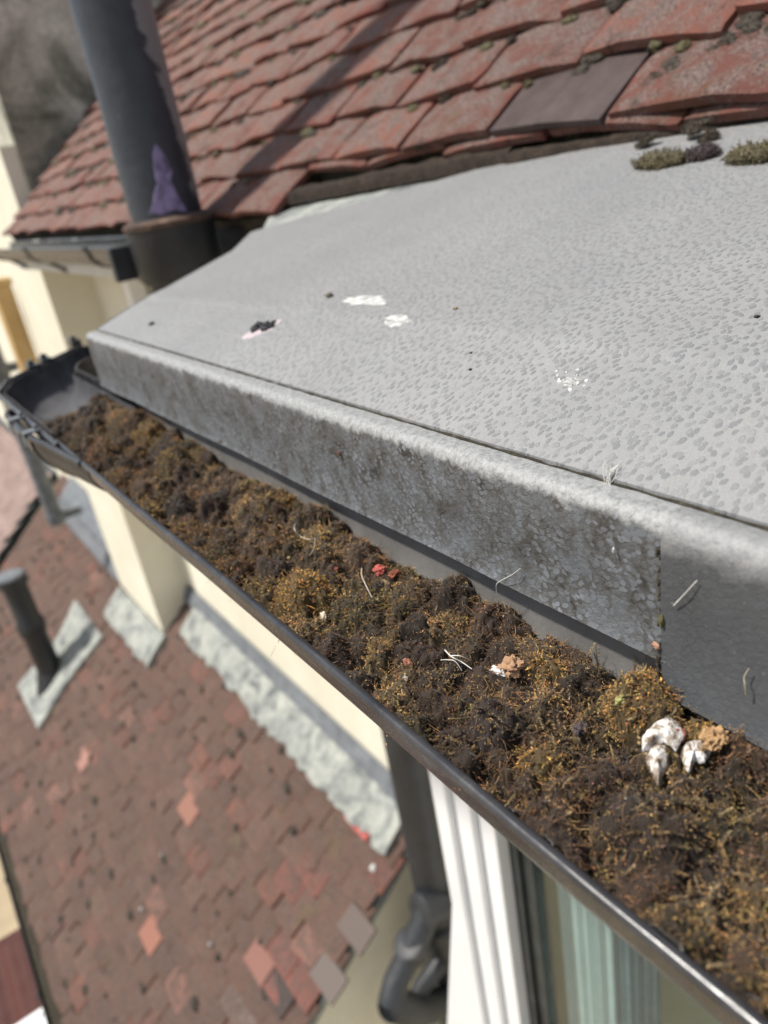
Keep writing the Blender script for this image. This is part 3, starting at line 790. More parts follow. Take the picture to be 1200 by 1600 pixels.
# soffit, fascia board behind the gutter, end board
mb = MB(); mb.add([(x, y, zz) for zz in (-.272, -.258) for x, y in ((.285, -2.0), (.285, 1.06), (1.03, 1.30), (1.03, -2.0))],
                  [(0, 1, 2, 3), (7, 6, 5, 4), (0, 4, 5, 1), (1, 5, 6, 2), (2, 6, 7, 3), (3, 7, 4, 0)])
mb.build('soffit', M['offwhite'], bay)
mb = MB(); mb.box(.2605, .284, -2.0, 1.09, -.33, -.166)
mb.build('fascia_board', M['gutter_in'], bay)
mb = MB(); mb.add([(x, y, zz) for zz in (-.257, -.19) for x, y in ((.285, 1.05), (.285, 1.085), (.72, 1.22), (.72, 1.19))],
                  [(0, 1, 2, 3), (7, 6, 5, 4), (0, 4, 5, 1), (1, 5, 6, 2), (2, 6, 7, 3), (3, 7, 4, 0)])
mb.build('end_board', M['gutter_in'], bay)

def sheet_z(x, y=0):
    k0 = -.1570
    xc = .352
    a = x - .263
    if x < xc: zz = k0 + .38 * a
    else: zz = k0 + .0011 + .38 * (xc - .263) + .2126 * (x - xc)
    # soften the fold
    d = (x - xc) / .02
    zz -= .0012 * math.exp(-d * d)
    f = min(1, max(0, (y - .55) / .6)); zz -= .012 * f * f * (3 - 2 * f) * min(1, a / .12)
    g_ = min(1, max(0, (.75 - y) / .6)); zz += .006 * g_ * min(1, max(0, (x - .6) / .2))
    return zz + .0010 * mnoise.noise((x * 5, y * 4, 2)) * min(1, a * 20)
xs = list(np.linspace(.2635, .30, 8)) + list(np.linspace(.31, .86, 90))
def yend(x):
    P = [(.25, 1.108), (.512, 1.165), (.583, 1.235), (.615, 1.20), (.66, 1.11), (.707, 1.0), (.77, .84), (.82, .72), (.87, .6)]
    for (x0, y0), (x1, y1) in zip(P, P[1:]):
        if x <= x1: return y0 + (y1 - y0) * (x - x0) / (x1 - x0)
    return P[-1][1]
NY = 150; V = []
for x in xs:
    ye = yend(x)
    for j in range(NY + 1):
        y = -.5 + (ye + .5) * j / NY
        V.append((x, y, sheet_z(x, y)))
nx = len(xs)
V = np.array(V); Vb = V.copy(); Vb[:, 2] -= .002
idx = lambda i, j: i * (NY + 1) + j
Fc = [(idx(i, j), idx(i, j + 1), idx(i + 1, j + 1), idx(i + 1, j)) for i in range(nx - 1) for j in range(NY)]
o_ = len(V)
Fc2 = [(a + o_, d + o_, c_ + o_, b + o_) for a, b, c_, d in Fc]
sides = [(idx(0, j), idx(0, j) + o_, idx(0, j + 1) + o_, idx(0, j + 1)) for j in range(NY)]
sides += [(idx(i, NY), idx(i, NY) + o_, idx(i + 1, NY) + o_, idx(i + 1, NY)) for i in range(nx - 1)]
sh = np_mesh('roof_sheet', np.vstack([V, Vb]), np.array(Fc + Fc2 + sides), M['sheet'], parent=bay, smooth=True)
try: sh.data.set_sharp_from_angle(angle=math.radians(50))
except Exception: pass
# folded end of the sheet
mb = MB(); V = []; xe = [x for x in xs if x < .6]
for x in xe:
    y = yend(x); V += [(x, y + .0005, sheet_z(x, y) + .0008), (x, y + .004, sheet_z(x, y) - .001), (x, y + .0045, sheet_z(x, y) - .05), (x, y + .002, sheet_z(x, y) - .05)]
Fc = [(i * 4 + k, i * 4 + (k + 1) % 4, i * 4 + 4 + (k + 1) % 4, i * 4 + 4 + k) for i in range(len(xe) - 1) for k in range(4)]
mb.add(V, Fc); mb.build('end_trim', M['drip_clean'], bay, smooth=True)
# flashing sheet that fills up to the main tiles
mb = MB(); fp = [(.60, 1.21), (.64, 1.30), (.70, 1.385), (.80, 1.385), (.86, .5), (.80, .5), (.70, 1.0)]
top = [(x, y, sheet_z(x, y) - .004 - .01 * (y > 1.25)) for x, y in fp]
mb.add(top + [(x, y, q - .004) for x, y, q in top], [tuple(range(7)), tuple(range(13, 6, -1))] + [(i, (i + 1) % 7, (i + 1) % 7 + 7, i + 7) for i in range(7)])
mb.build('flashing', M['mortar'], bay)

M['debris'] = mottled('mossy_debris', [(.3, (.018, .013, .010)), (.6, (.045, .032, .023)), (.8, (.09, .068, .045))], 90, 400, .3, .95, .003, 200)
ragged_strip('eaves_debris', (.800, -.4, sheet_z(.80, -.4) + .004), (.775, .80, sheet_z(.775, .8) + .004), (-1, 0, -.2), (0, 0, 1), .016, .007, .008, M['debris'], bay, 2.7, 60)
ragged_strip('eaves_debris', (.790, .80, sheet_z(.79, .8) + .006), (.745, 1.36, sheet_z(.745, 1.3) + .004), (-1, 0, -.2), (0, 0, 1), .022, .008, .012, M['debris'], bay, 5.7, 30)
# drip edge
def drip_profile(off=0.0, zb=-.234):
    P = [(.275, -.1585), (.262, -.1590)]
    c = (.2545, -.1675)
    for k in range(9):
        a = math.radians(90 + 86 * k / 8)
        P.append((c[0] + (.0090 + off) * math.cos(a), c[1] + (.0085 + off) * math.sin(a)))
    P += [(.2455 - off, -.20), (.2462 - off, zb + .006), (.2440 - off, zb + .001), (.2445 - off, zb)]
    Q = [(.2458 - off, zb + .0002), (.2476 - off, zb + .006), (.2470 - off, -.20)]
    return P + Q + [(.2585, -.1700), (.275, -.1610)]
def drip(y0, y1, off, zb, mat, name, seg, lbl=None):
    pr = drip_profile(off, zb); mb = MB(); V = []; n = len(pr)
    for i in range(seg + 1):
        y = y0 + (y1 - y0) * i / seg
        w1 = .0009 * mnoise.noise((y * 7, 1, 2)); w2 = .0007 * mnoise.noise((y * 13, 4, 2))
        for k, (x, z_) in enumerate(pr): V.append((x + (w1 if z_ < -.19 else w1 * .3), y, z_ + (w2 if k > 1 else 0) - (off * .0)))
    Fc = [(i * n + k, i * n + (k + 1) % n, (i + 1) * n + (k + 1) % n, (i + 1) * n + k) for i in range(seg) for k in range(n)]
    Fc += [tuple(range(n)), tuple(seg * n + k for k in range(n - 1, -1, -1))]
    mb.add(V, Fc); o = mb.build(name, mat, bay, smooth=True)
    if lbl: o['label'] = lbl
    return o
drip(.1785, 1.115, 0, -.234, M['drip'], 'drip_edge', 120, 'dirty pebbled drip edge mottled with pale islands')
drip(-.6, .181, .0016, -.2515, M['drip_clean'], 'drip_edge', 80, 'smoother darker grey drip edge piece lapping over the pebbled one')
# dirt line in the joint, lumpy
def dirt_rope(name, pts, r, mat, parent, seg=6, jitter=.6, lbl=None):
    m_ = MB(); P = [Vector(p) for p in pts]
    m_.tube(P, [r * (1 + jitter * mnoise.noise((i * .37, 3.3, r * 1000))) for i in range(len(P))], seg)
    return m_.build(name, mat, parent, smooth=False)
dirt_rope('joint_dirt', [(.2622 + .0008 * mnoise.noise((i * .3, 0, 0)), -.5 + i * .0042, -.1586 + .0004 * mnoise.noise((i * .5, 9, 0))) for i in range(383)], .0007, M['dirt_line'], bay, jitter=1.0)
mb = MB()
for i in range(46):
    zz = -.172 - .075 * i / 46
    if random.random() < .55:
        p = Vector((.2448 + random.uniform(-.0006, .0006), .1815 + random.uniform(0, .0012), zz)); r = random.uniform(.0004, .0013)
        mb.tube([p - Vector((r, 0, r)), p, p + Vector((r * .5, r, r))], [r * .5, r, r * .3], 6)
mb.build('joint_dirt', M['dirt_line'], bay)

# ------------------------------------------------------------------ the bay gutter
gut = empty('bay_gutter', (.204, .45, -.32), 'black half-round gutter packed with moss below the grey drip edge', 'gutter')
GC, GZ, GR = .1985, -.250, .0585
ga, gb = (.204, 1.360), (.236, 1.425)
path = [(GC, -.6)] + [(GC, y) for y in np.linspace(-.5, .955, 40)]
mb = MB(); V, Fc = sweep(path, half_round(GR), GZ, wob=.0015); mb.add(V, Fc)
ch = mb.build('channel', M['gutter'], gut, smooth=True)
# dusty lining of the back slope
mb = MB(); V = []
arc = [math.radians(a) for a in range(180, 250, 7)]
yy = list(np.linspace(-.6, .955, 50))
for y in yy:
    wx = .0015 * mnoise.noise((GC * 3, y * 5, 1.3)); wz = .0015 * mnoise.noise((GC * 3, y * 6, 9.3))
    V.append((GC + GR - .0032 + wx, y, GZ + .0098 + wz))
    for a in arc: V.append((GC - (GR - .0034) * math.cos(a) + wx, y, GZ + (GR - .0034) * math.sin(a) + wz))
n = len(arc) + 1
Fc = [(i * n + k, i * n + k + 1, (i + 1) * n + k + 1, (i + 1) * n + k) for i in range(len(yy) - 1) for k in range(n - 1)]
mb.add(V, Fc); mb.build('dusty_back', M['gutter_in'], gut, smooth=True)
# corner fitting
cp = [(GC, .93), (GC, 1.20), (GC, 1.33), (.222, 1.395), (.262, 1.437), (.32, 1.490), (.38, 1.547)]
mb = MB(); V, Fc = sweep(cp, half_round(GR + .0035, .003, .0045, .012), GZ - .0005); mb.add(V, Fc)
mb.build('corner_fitting', M['gutter'], gut, smooth=True)
mb = MB(); V = []
pr = [(-.0560, .0) ] + [(-.0622 * math.cos(math.pi * k / 16), -.0622 * math.sin(math.pi * k / 16)) for k in range(17)]
mb2 = [( .0545 * math.cos(math.pi * k / 16), -.0545 * math.sin(math.pi * k / 16)) for k in range(17)]
V, Fc = sweep([(GC, 1.0), (GC, 1.33), (.222, 1.395), (.262, 1.437), (.32, 1.490), (.376, 1.543)], mb2 + [(-.053, 0)] + [(-.053 * math.cos(math.pi * k / 16), -.053 * math.sin(math.pi * k / 16)) for k in range(1, 16)] + [(.053, 0)], GZ + .001)
M['lining'] = mottled('grey_corner_lining', [(.3, (.05, .05, .055)), (.6, (.085, .085, .09)), (.8, (.14, .135, .13))], 22, 300, .2, .5, .0004, 200)
mb.add(V, Fc); mb.build('dusty_lining', M['lining'], gut, smooth=True)
# collars and clips round the joint
mb = MB(); V = []; Fc = []; prev = None
flare = [(.835, .0012), (.86, .004), (.90, .0075), (.95, .012), (.985, .0165), (1.0, .019), (1.17, .019), (1.185, .016), (1.19, .010)]
for y, r in flare:
    pr = half_round(GR + r, .003, .0042, .011)
    V += [(GC - l, y, GZ - .0008 + z_) for l, z_ in pr]
n = len(pr)
Fc = [(i * n + k, i * n + (k + 1) % n, (i + 1) * n + (k + 1) % n, (i + 1) * n + k) for i in range(len(flare) - 1) for k in range(n)]
Fc += [tuple(range(n)), tuple((len(flare) - 1) * n + k for k in range(n - 1, -1, -1))]
mb.add(V, Fc); mb.build('union_bracket', M['darkpipe'], gut, smooth=True)
mb = MB(); V, Fc = sweep([(GC, 1.04), (GC, 1.046), (GC, 1.074), (GC, 1.08)], half_round(GR + .0225, .0035, .0048, .012), GZ - .001); mb.add(V, Fc)
mb.build('union_bracket', M['gutter'], gut, smooth=True)
for yc in (1.02, 1.115):
    xl = GC - GR - .019
    mb = MB(); mb.box(xl - .006, xl + .014, yc - .008, yc + .008, GZ + .0045, GZ + .0075); mb.box(xl - .008, xl - .0062, yc - .008, yc + .008, GZ - .012, GZ + .0075)
    mb.box(xl + .007, xl + .012, yc - .004, yc + .004, GZ + .0077, GZ + .013)
    mb.build('clip', M['lead'], gut, bevel=.0015)
for px, py in ((48, 572), (114, 534), (68, 562)):
    p = Vector(from_px(px, py, ('z', -.245)))
    mb = MB(); mb.box(p.x - .008, p.x + .012, p.y - .02, p.y + .014, p.z - .014, p.z + .004); mb.box(p.x - .004, p.x + .006, p.y - .01, p.y + .006, p.z + .0042, p.z + .011)
    mb.build('clip', M['gutter'], gut, bevel=.002)
mb = MB(); V = [(GC + .0, 0, 0)]
# stop end
mb = MB(); d = Vector((.06, .057)).normalized(); nrm = Vector((-d.y, d.x)); e = Vector((.3815, 1.5484))
hp = [(GR + .004) * math.cos(math.pi * k / 18) for k in range(19)]; hz = [-(GR + .004) * math.sin(math.pi * k / 18) for k in range(19)]
V = [(e.x + nrm.x * a, e.y + nrm.y * a, GZ + b) for a, b in zip(hp, hz)] + [(e.x + d.x * .003 + nrm.x * a, e.y + d.y * .003 + nrm.y * a, GZ + b) for a, b in zip(hp, hz)]
mb.add(V, [tuple(range(19)), tuple(range(37, 18, -1))] + [(i, i + 1, i + 20, i + 19) for i in range(18)] + [(18, 0, 19, 37)])
mb.build('stop_end', M['gutter'], gut)

# ------------------------------------------------------------------ moss
def norm(a): return a / np.maximum(np.linalg.norm(a, axis=-1, keepdims=True), 1e-9)

def shoots(P, Dn, Cv, L, col, nl, ll, lw, jit=.18):
    """fuzzy moss shoots: nl leaflets (single triangles) round each stem. P, Dn, Cv (n,3) root, direction, curl; L, ll (n,)"""
    n = len(P); t = (np.arange(nl) + .5) / nl
    st = P[:, None] + Dn[:, None] * (L[:, None] * t)[..., None] + Cv[:, None] * (L[:, None] * t ** 2)[..., None]
    sdir = norm(Dn[:, None] + 2 * Cv[:, None] * t[None, :, None])
    a = norm(np.cross(sdir, rng.normal(size=(n, 1, 3)))); b = np.cross(sdir, a)
    ph = (np.arange(nl) * 2.4)[None, :] + rng.uniform(0, 6.28, (n, 1)) + rng.normal(0, .4, (n, nl))
    rad = a * np.cos(ph)[..., None] + b * np.sin(ph)[..., None]
    ld = norm(sdir * rng.uniform(.5, 1.1, (n, nl, 1)) + rad * .8)
    side = np.cross(ld, rad); side = norm(side + rng.normal(0, .2, side.shape))
    le = (ll[:, None] * rng.uniform(.7, 1.3, (n, nl)) * (1.1 - .5 * t[None]))[..., None]
    w = lw * rng.uniform(.7, 1.3, (n, nl, 1))
    v0 = st - side * w; v1 = st + side * w; v2 = st + ld * le
    V = np.stack([v0, v1, v2], 2).reshape(-1, 3)
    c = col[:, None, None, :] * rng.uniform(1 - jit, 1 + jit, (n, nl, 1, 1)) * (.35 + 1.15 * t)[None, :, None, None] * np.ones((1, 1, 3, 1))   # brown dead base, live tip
    c[:, :, 2] *= 1.15
    return V, np.arange(len(V)).reshape(-1, 3), c.reshape(-1, 3)

def hairs(P, D0, Cv, L, w, col, seg=4):
    n = len(P); t = np.linspace(0, 1, seg + 1)
    st = P[:, None] + D0[:, None] * (L[:, None] * t)[..., None] + Cv[:, None] * (L[:, None] * t ** 2)[..., None]
    sd = norm(np.cross(D0 + Cv, rng.normal(size=(n, 3))))
    ww = (w[:, None] * (1 - .75 * t[None]))[..., None]
    A = st - sd[:, None] * ww; B = st + sd[:, None] * ww
    V = np.stack([A, B], 2).reshape(-1, 3)           # n, seg+1, 2
    i = (np.arange(n) * (seg + 1) * 2)[:, None] + (np.arange(seg) * 2)[None]
    Fq = np.stack([i, i + 1, i + 3, i + 2], -1).reshape(-1, 4)
    T = np.concatenate([Fq[:, [0, 1, 2]], Fq[:, [0, 2, 3]]])
    c = (col[:, None, None] * rng.uniform(.8, 1.25, (n, 1, 1, 1)) * np.ones((1, seg + 1, 2, 1))).reshape(-1, 3)
    return V, T, c

def join(parts):
    V = []; Fc = []; C = []; o = 0
    for v, f, c in parts:
        V.append(v); Fc.append(f + o); C.append(c); o += len(v)
    return np.concatenate(V), np.concatenate(Fc), np.concatenate(C)

X0, X1, Y0, Y1 = GC - GR + .0035, GC + GR - .0052, -.22, 1.185
NXg, NYg = 130, 1560
gx = np.linspace(X0, X1, NXg); gy = np.linspace(Y0, Y1, NYg)
GXX, GYY = np.meshgrid(gx, gy, indexing='ij')
# cushions
cen = []
tries = 0
while tries < 9000:
    tries += 1
    x, y = random.uniform(X0 - .002, X1 - .006), random.uniform(Y0, Y1 - .01)
    r = random.choice([.007, .010, .013, .017, .021])
    if all((x - a) ** 2 + (y - b) ** 2 > (.76 * (r + q)) ** 2 for a, b, q in cen): cen.append((x, y, r))

cen = np.array(cen); NC = len(cen)
ch_ = cen[:, 2] * rng.uniform(.45, 1.1, NC) + rng.uniform(.001, .006, NC)
def vnoise(x, y, s, sd):
    return np.array([mnoise.noise((float(a) * s, float(b) * s, sd)) for a, b in zip(x.ravel(), y.ravel())]).reshape(x.shape)
u = (GXX - X0) / (X1 - X0)
base = -.2755 + .0015 * np.clip((u - .5) * 3, 0, 1) + .0055 * np.sin(np.pi * np.clip(u * 1.05, 0, 1)) - .002 * np.clip((u - .80) * 5, 0, 1)
lowx = np.linspace(X0, X1, 26); lowy = np.linspace(Y0, Y1, 281)
LXX, LYY = np.meshgrid(lowx, lowy, indexing='ij')
ln = vnoise(LXX, LYY, 22, 3.1) * .006 + vnoise(LXX, LYY, 60, 8.1) * .003
from_i = np.interp(gx, lowx, np.arange(26)); i0 = np.minimum(from_i.astype(int), 24); fx = from_i - i0
from_j = np.interp(gy, lowy, np.arange(281)); j0 = np.minimum(from_j.astype(int), 279); fy = from_j - j0
lnn = (ln[i0][:, j0] * (1 - fx)[:, None] * (1 - fy) + ln[i0 + 1][:, j0] * fx[:, None] * (1 - fy) + ln[i0][:, j0 + 1] * (1 - fx)[:, None] * fy + ln[i0 + 1][:, j0 + 1] * fx[:, None] * fy)
WX1 = .0075 * vnoise(GXX, GYY, 95, 1.7) + .002 * vnoise(GXX, GYY, 260, 4.7); WY1 = .0075 * vnoise(GXX, GYY, 95, 6.3) + .002 * vnoise(GXX, GYY, 260, 11.7)
HUE = vnoise(GXX, GYY, 45, 21.7) + .6 * vnoise(GXX, GYY, 170, 31.7)
Hf = base + lnn; Hbase = Hf.copy(); best = np.full(Hf.shape, -1)
for c_i, (cx, cy, cr) in enumerate(cen):
    ja, jb = np.searchsorted(gy, [cy - cr - .010, cy + cr + .010]); ia, ib = np.searchsorted(gx, [cx - cr - .010, cx + cr + .010])
    if ja >= jb or ia >= ib: continue
    sx, sy = (GXX + WX1)[ia:ib, ja:jb] if False else GXX[ia:ib, ja:jb] + WX1[ia:ib, ja:jb], GYY[ia:ib, ja:jb] + WY1[ia:ib, ja:jb]
    d2 = ((sx - cx) ** 2 + (sy - cy) ** 2) / cr ** 2
    hh = Hbase[ia:ib, ja:jb] + ch_[c_i] * np.maximum(0, 1 - d2) ** .6 - .001
    m = (d2 < 1) & (hh > Hf[ia:ib, ja:jb])
    Hf[ia:ib, ja:jb][m] = hh[m]; best[ia:ib, ja:jb][m] = c_i
Hf += (.004 + .007 * np.clip((GYY - .40) * 5, 0, 1)) * np.clip((u - .50) * 3, 0, 1)
# second tier: knobbly little tufts all over the cushions
NS = 7500
sc_ = np.stack([rng.uniform(X0, X1, NS), rng.uniform(Y0, Y1, NS), rng.uniform(.0018, .0048, NS)], -1)
small = np.zeros(Hf.shape); sid = np.full(Hf.shape, -1)
for k_, (cx, cy, cr) in enumerate(sc_):
    ja, jb = np.searchsorted(gy, [cy - cr - .002, cy + cr + .002]); ia, ib = np.searchsorted(gx, [cx - cr - .002, cx + cr + .002])
    if ja >= jb or ia >= ib: continue
    d2 = ((GXX[ia:ib, ja:jb] + WX1[ia:ib, ja:jb] * .4 - cx) ** 2 + (GYY[ia:ib, ja:jb] + WY1[ia:ib, ja:jb] * .4 - cy) ** 2) / cr ** 2
    hh = cr * 1.05 * np.sqrt(np.maximum(0, 1 - d2)); m = (d2 < 1) & (hh > small[ia:ib, ja:jb])
    small[ia:ib, ja:jb][m] = hh[m]; sid[ia:ib, ja:jb][m] = k_
Hf += small
stone_ = np.clip(rng.normal(0, .33, NS), -1, 1)       # tone of each tuft
Hf += .0009 * vnoise(GXX, GYY, 500, 2.2)
# the heap runs out at the far end, and drops towards the back wall
endf = np.clip((1.175 - .02 * np.abs(u - .4) - GYY) / .05, 0, 1)
Hf = -.312 + (Hf + .312) * (endf ** .5)
Hf += -.001 * np.clip((u - .86) / .14, 0, 1)
# lip side stays just under the rim
Hf = np.where(u < .10, np.minimum(Hf, -.2535 + .03 * u), Hf)
floor_ = GZ - np.sqrt(np.maximum(0, (GR - .004) ** 2 - (GXX - GC) ** 2))
Hf = np.maximum(Hf, floor_ + .0006)
types = rng.choice([0, 1, 2, 3], NC, p=[.34, .31, .19, .16])
pal = {0: [(.125, .075, .045), (.095, .058, .038), (.165, .105, .062)],
       1: [(.150, .103, .038), (.105, .080, .036), (.26, .17, .06), (.10, .072, .034), (.13, .09, .05)],
       2: [(.070, .046, .030), (.090, .058, .038), (.075, .050, .040)],
       3: [(.230, .165, .085), (.175, .105, .055), (.27, .20, .11)]}
ccol = np.array([random.choice(pal[int(k)]) for k in types]) * rng.uniform(.8, 1.2, (NC, 1))
# golden and tan kinds thicken towards the near end
for k in range(NC):
    if cen[k, 1] < .22 and types[k] == 2 and random.random() < .5:
        types[k] = 3 if random.random() < .4 else 1; ccol[k] = np.array(random.choice(pal[int(types[k])])) * .9
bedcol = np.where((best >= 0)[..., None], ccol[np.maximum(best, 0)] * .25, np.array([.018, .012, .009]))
Vb = np.stack([GXX, GYY, Hf + rng.normal(0, .0002, Hf.shape)], -1).reshape(-1, 3)
ii, jj = np.meshgrid(np.arange(NXg - 1), np.arange(NYg - 1), indexing='ij'); ii = ii.ravel(); jj = jj.ravel()
q = ii * NYg + jj
Fb = np.stack([q, q + NYg, q + NYg + 1, q + 1], -1)
clear = (Hf > floor_ + .0012).ravel()
Fb = Fb[clear[Fb].any(1)]
gHx, gHy = np.gradient(Hf, gx, gy)

def sample(n, dens):
    x = rng.uniform(X0 + .001, X1 - .001, n * 4); y = rng.uniform(Y0, Y1 - .02, n * 4)
    keep = rng.uniform(size=n * 4) < dens(y); x, y = x[keep][:n], y[keep][:n]
    i = np.clip(((x - X0) / (X1 - X0) * (NXg - 1)).round().astype(int), 0, NXg - 1)
    j = np.clip(((y - Y0) / (Y1 - Y0) * (NYg - 1)).round().astype(int), 0, NYg - 1)
    z = Hf[i, j]; N = norm(np.stack([-gHx[i, j], -gHy[i, j], np.ones(len(x))], -1))
    b = best[i, j]
    up = (z > floor_[i, j] + .004)
    return x[up], y[up], z[up], N[up], b[up]

parts = []
dens = lambda y: np.clip(1.15 - .65 * np.clip(y, 0, 1.2), .3, 1)
NL = 14
x, y, z, N, b = sample(60000, dens)
ty = np.where(b >= 0, types[np.maximum(b, 0)], 2)
c0 = np.where((b >= 0)[:, None], ccol[np.maximum(b, 0)], np.array([.055, .038, .027]))
def hue_at(x, y, c):
    i = np.clip(((x - X0) / (X1 - X0) * (NXg - 1)).round().astype(int), 0, NXg - 1); j = np.clip(((y - Y0) / (Y1 - Y0) * (NYg - 1)).round().astype(int), 0, NYg - 1)
    h = np.clip(HUE[i, j] * .8 + np.where(sid[i, j] >= 0, stone_[np.maximum(sid[i, j], 0)], -.5) + rng.normal(0, .12, len(x)), -1, 1)[:, None]
    c = c * np.array([1.52, 1.26, .92])
    c = np.where(h > 0, c + (np.array([.30, .205, .075]) - c) * np.clip(h * 1.2, 0, .8), c + (np.array([.078, .048, .030]) - c) * np.clip(-h * 1.6, 0, .9))
    tip = (rng.uniform(size=(len(x), 1)) < .07)
    return np.where(tip, c * 1.9 + .02, c)
c0 = hue_at(x, y, c0)
c0 = c0 * rng.uniform(.6, 1.45, (len(x), 1)) * (1 + rng.normal(0, .08, (len(x), 3)))
P = np.stack([x, y, z - .0008], -1)
# bushy shoots for kinds 1, 3 and part of 2
m = (ty == 1) | (ty == 3) | ((ty == 2) & (rng.uniform(size=len(x)) < .8)) | ((ty == 0) & (rng.uniform(size=len(x)) < .5))
n = m.sum()
D0 = norm(N[m] * rng.uniform(.5, 1.2, (n, 1)) + rng.normal(0, .55, (n, 3)))
Lh = np.where(ty[m] == 3, rng.uniform(.0035, .0080, n), np.where(ty[m] == 1, rng.uniform(.002, .0042, n), rng.uniform(.0014, .0032, n)))
Lh *= np.clip(1.15 - .2 * y[m], .9, 1.2)
grow = np.clip((y[m] - .3) * .5, 0, .5)
parts.append(shoots(P[m], D0, rng.normal(0, .35, (n, 3)) - np.array([0, 0, .25]), Lh, np.clip(c0[m], .01, 1), NL,
                    np.where(ty[m] == 3, .0014, np.where(ty[m] == 1, .00115, .0009)) * (1 + grow), .00027))
# long coarse branching shoots lying over the near end, a few further on
x, y, z, N, b = sample(1500, lambda y: np.where(y < .24, 1.0, .12))
k_ = x > X0 + .012; x, y, z, N, b = x[k_], y[k_], z[k_], N[k_], b[k_]
n = len(x); tan_ = np.array([(.26, .185, .085), (.20, .125, .055), (.30, .22, .12), (.15, .105, .05), (.10, .065, .04)])[rng.choice(5, n)]
parts.append(shoots(np.stack([x, y, z], -1), norm(N * .7 + rng.normal(0, .7, (n, 3)) * [1, 1, .4]), rng.normal(0, .8, (n, 3)) - np.array([0, 0, .35]), rng.uniform(.004, .009, n),
                    tan_ * rng.uniform(.45, 1.0, (n, 1)), 34, np.full(n, .0024), .00036))
# combed hairs for kind 0
hx, hy, hz, hN, hb = sample(120000, dens)
tyh = np.where(hb >= 0, types[np.maximum(hb, 0)], 2)
m = ((tyh == 0) & (rng.uniform(size=len(hx)) < .65)) | (rng.uniform(size=len(hx)) < .10)
hx, hy, hz, hN, hb = hx[m], hy[m], hz[m], hN[m], hb[m]
n = len(hx); cc = cen[np.maximum(hb, 0)]
rad = np.stack([hx - cc[:, 0], hy - cc[:, 1], np.zeros(n)], -1) / cc[:, 2:3]
rad = np.where((hb >= 0)[:, None], rad, rng.normal(0, .6, (n, 3)))
swirl = norm(rng.normal(size=(NC, 3)) * [1, 1, .2])[np.maximum(hb, 0)]
D0 = norm(rad * .5 + hN * .45 + swirl * .5 + rng.normal(0, .45, (n, 3)))
hc = np.where((hb >= 0)[:, None], ccol[np.maximum(hb, 0)], np.array([.07, .048, .035])) * rng.uniform(.6, 1.7, (n, 1))
hc = hue_at(hx, hy, hc)
hh_ = hairs(np.stack([hx, hy, hz - .0006], -1), D0, np.array([0, 0, -.5]) + rng.normal(0, .5, (n, 3)), rng.uniform(.002, .006, n),
            rng.uniform(.0001, .00024, n), np.clip(hc, .01, 1))
parts.append(hh_)
# crumbs: tiny angular grains all over the dark parts
x, y, z, N, b = sample(9000, dens)
n = len(x); P = np.stack([x, y, z + .0005], -1); r = rng.uniform(.0003, .0009, (n, 1, 1)) * (1 + (rng.uniform(size=(n, 1, 1)) < .03) * 1.2)
tet = norm(rng.normal(size=(n, 4, 3))) * r + P[:, None]
gc = np.array([(.05, .04, .03), (.10, .075, .055), (.16, .12, .09), (.04, .03, .03), (.22, .10, .07), (.38, .34, .28)])[rng.choice(6, n, p=[.3, .3, .17, .15, .055, .025])]
Tt = (np.arange(n) * 4)[:, None, None] + np.array([[0, 1, 2], [0, 3, 1], [0, 2, 3], [1, 3, 2]])[None]
parts.append((tet.reshape(-1, 3), Tt.reshape(-1, 3), np.repeat(gc, 4, 0)))
V, Fc, C = join(parts)
# bed and shoots in one mesh of triangles
Tb = np.concatenate([Fb[:, [0, 1, 2]], Fb[:, [0, 2, 3]]])
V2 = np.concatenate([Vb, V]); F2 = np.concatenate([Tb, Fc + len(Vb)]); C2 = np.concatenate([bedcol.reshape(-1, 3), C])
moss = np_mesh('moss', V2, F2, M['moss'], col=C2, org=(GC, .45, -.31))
tag(moss, 'dense bed of dried brown and golden moss clogging the gutter', 'moss', kind='stuff')

# ------------------------------------------------------------------ small loose things
def moss_h(x, y):
    i = int(np.clip(round((x - X0) / (X1 - X0) * (NXg - 1)), 0, NXg - 1)); j = int(np.clip(round((y - Y0) / (Y1 - Y0) * (NYg - 1)), 0, NYg - 1))
    return float(Hf[i, j])
def ray_px(px, py):
    q = np.array([px - 600.0, py - 800.0, F_PX]); return np.array([q.dot(_R), q.dot(_F), -q.dot(_D)]) / F_PX
def march(px, py, hfun, lo=.15, hi=2.2, n=4000):
    d = ray_px(px, py)
    for s in np.linspace(lo, hi, n):
        p = d * s
        if p[2] < hfun(p[0], p[1]): return Vector([float(v) for v in p])
    return Vector([float(v) for v in d * hi])
def on_moss(px, py): return march(px, py, lambda x, y: moss_h(x, y) if X0 <= x <= X1 else -9)
def on_sheet(px, py): return march(px, py, lambda x, y: sheet_z(x, y) if x > .26 else -9)

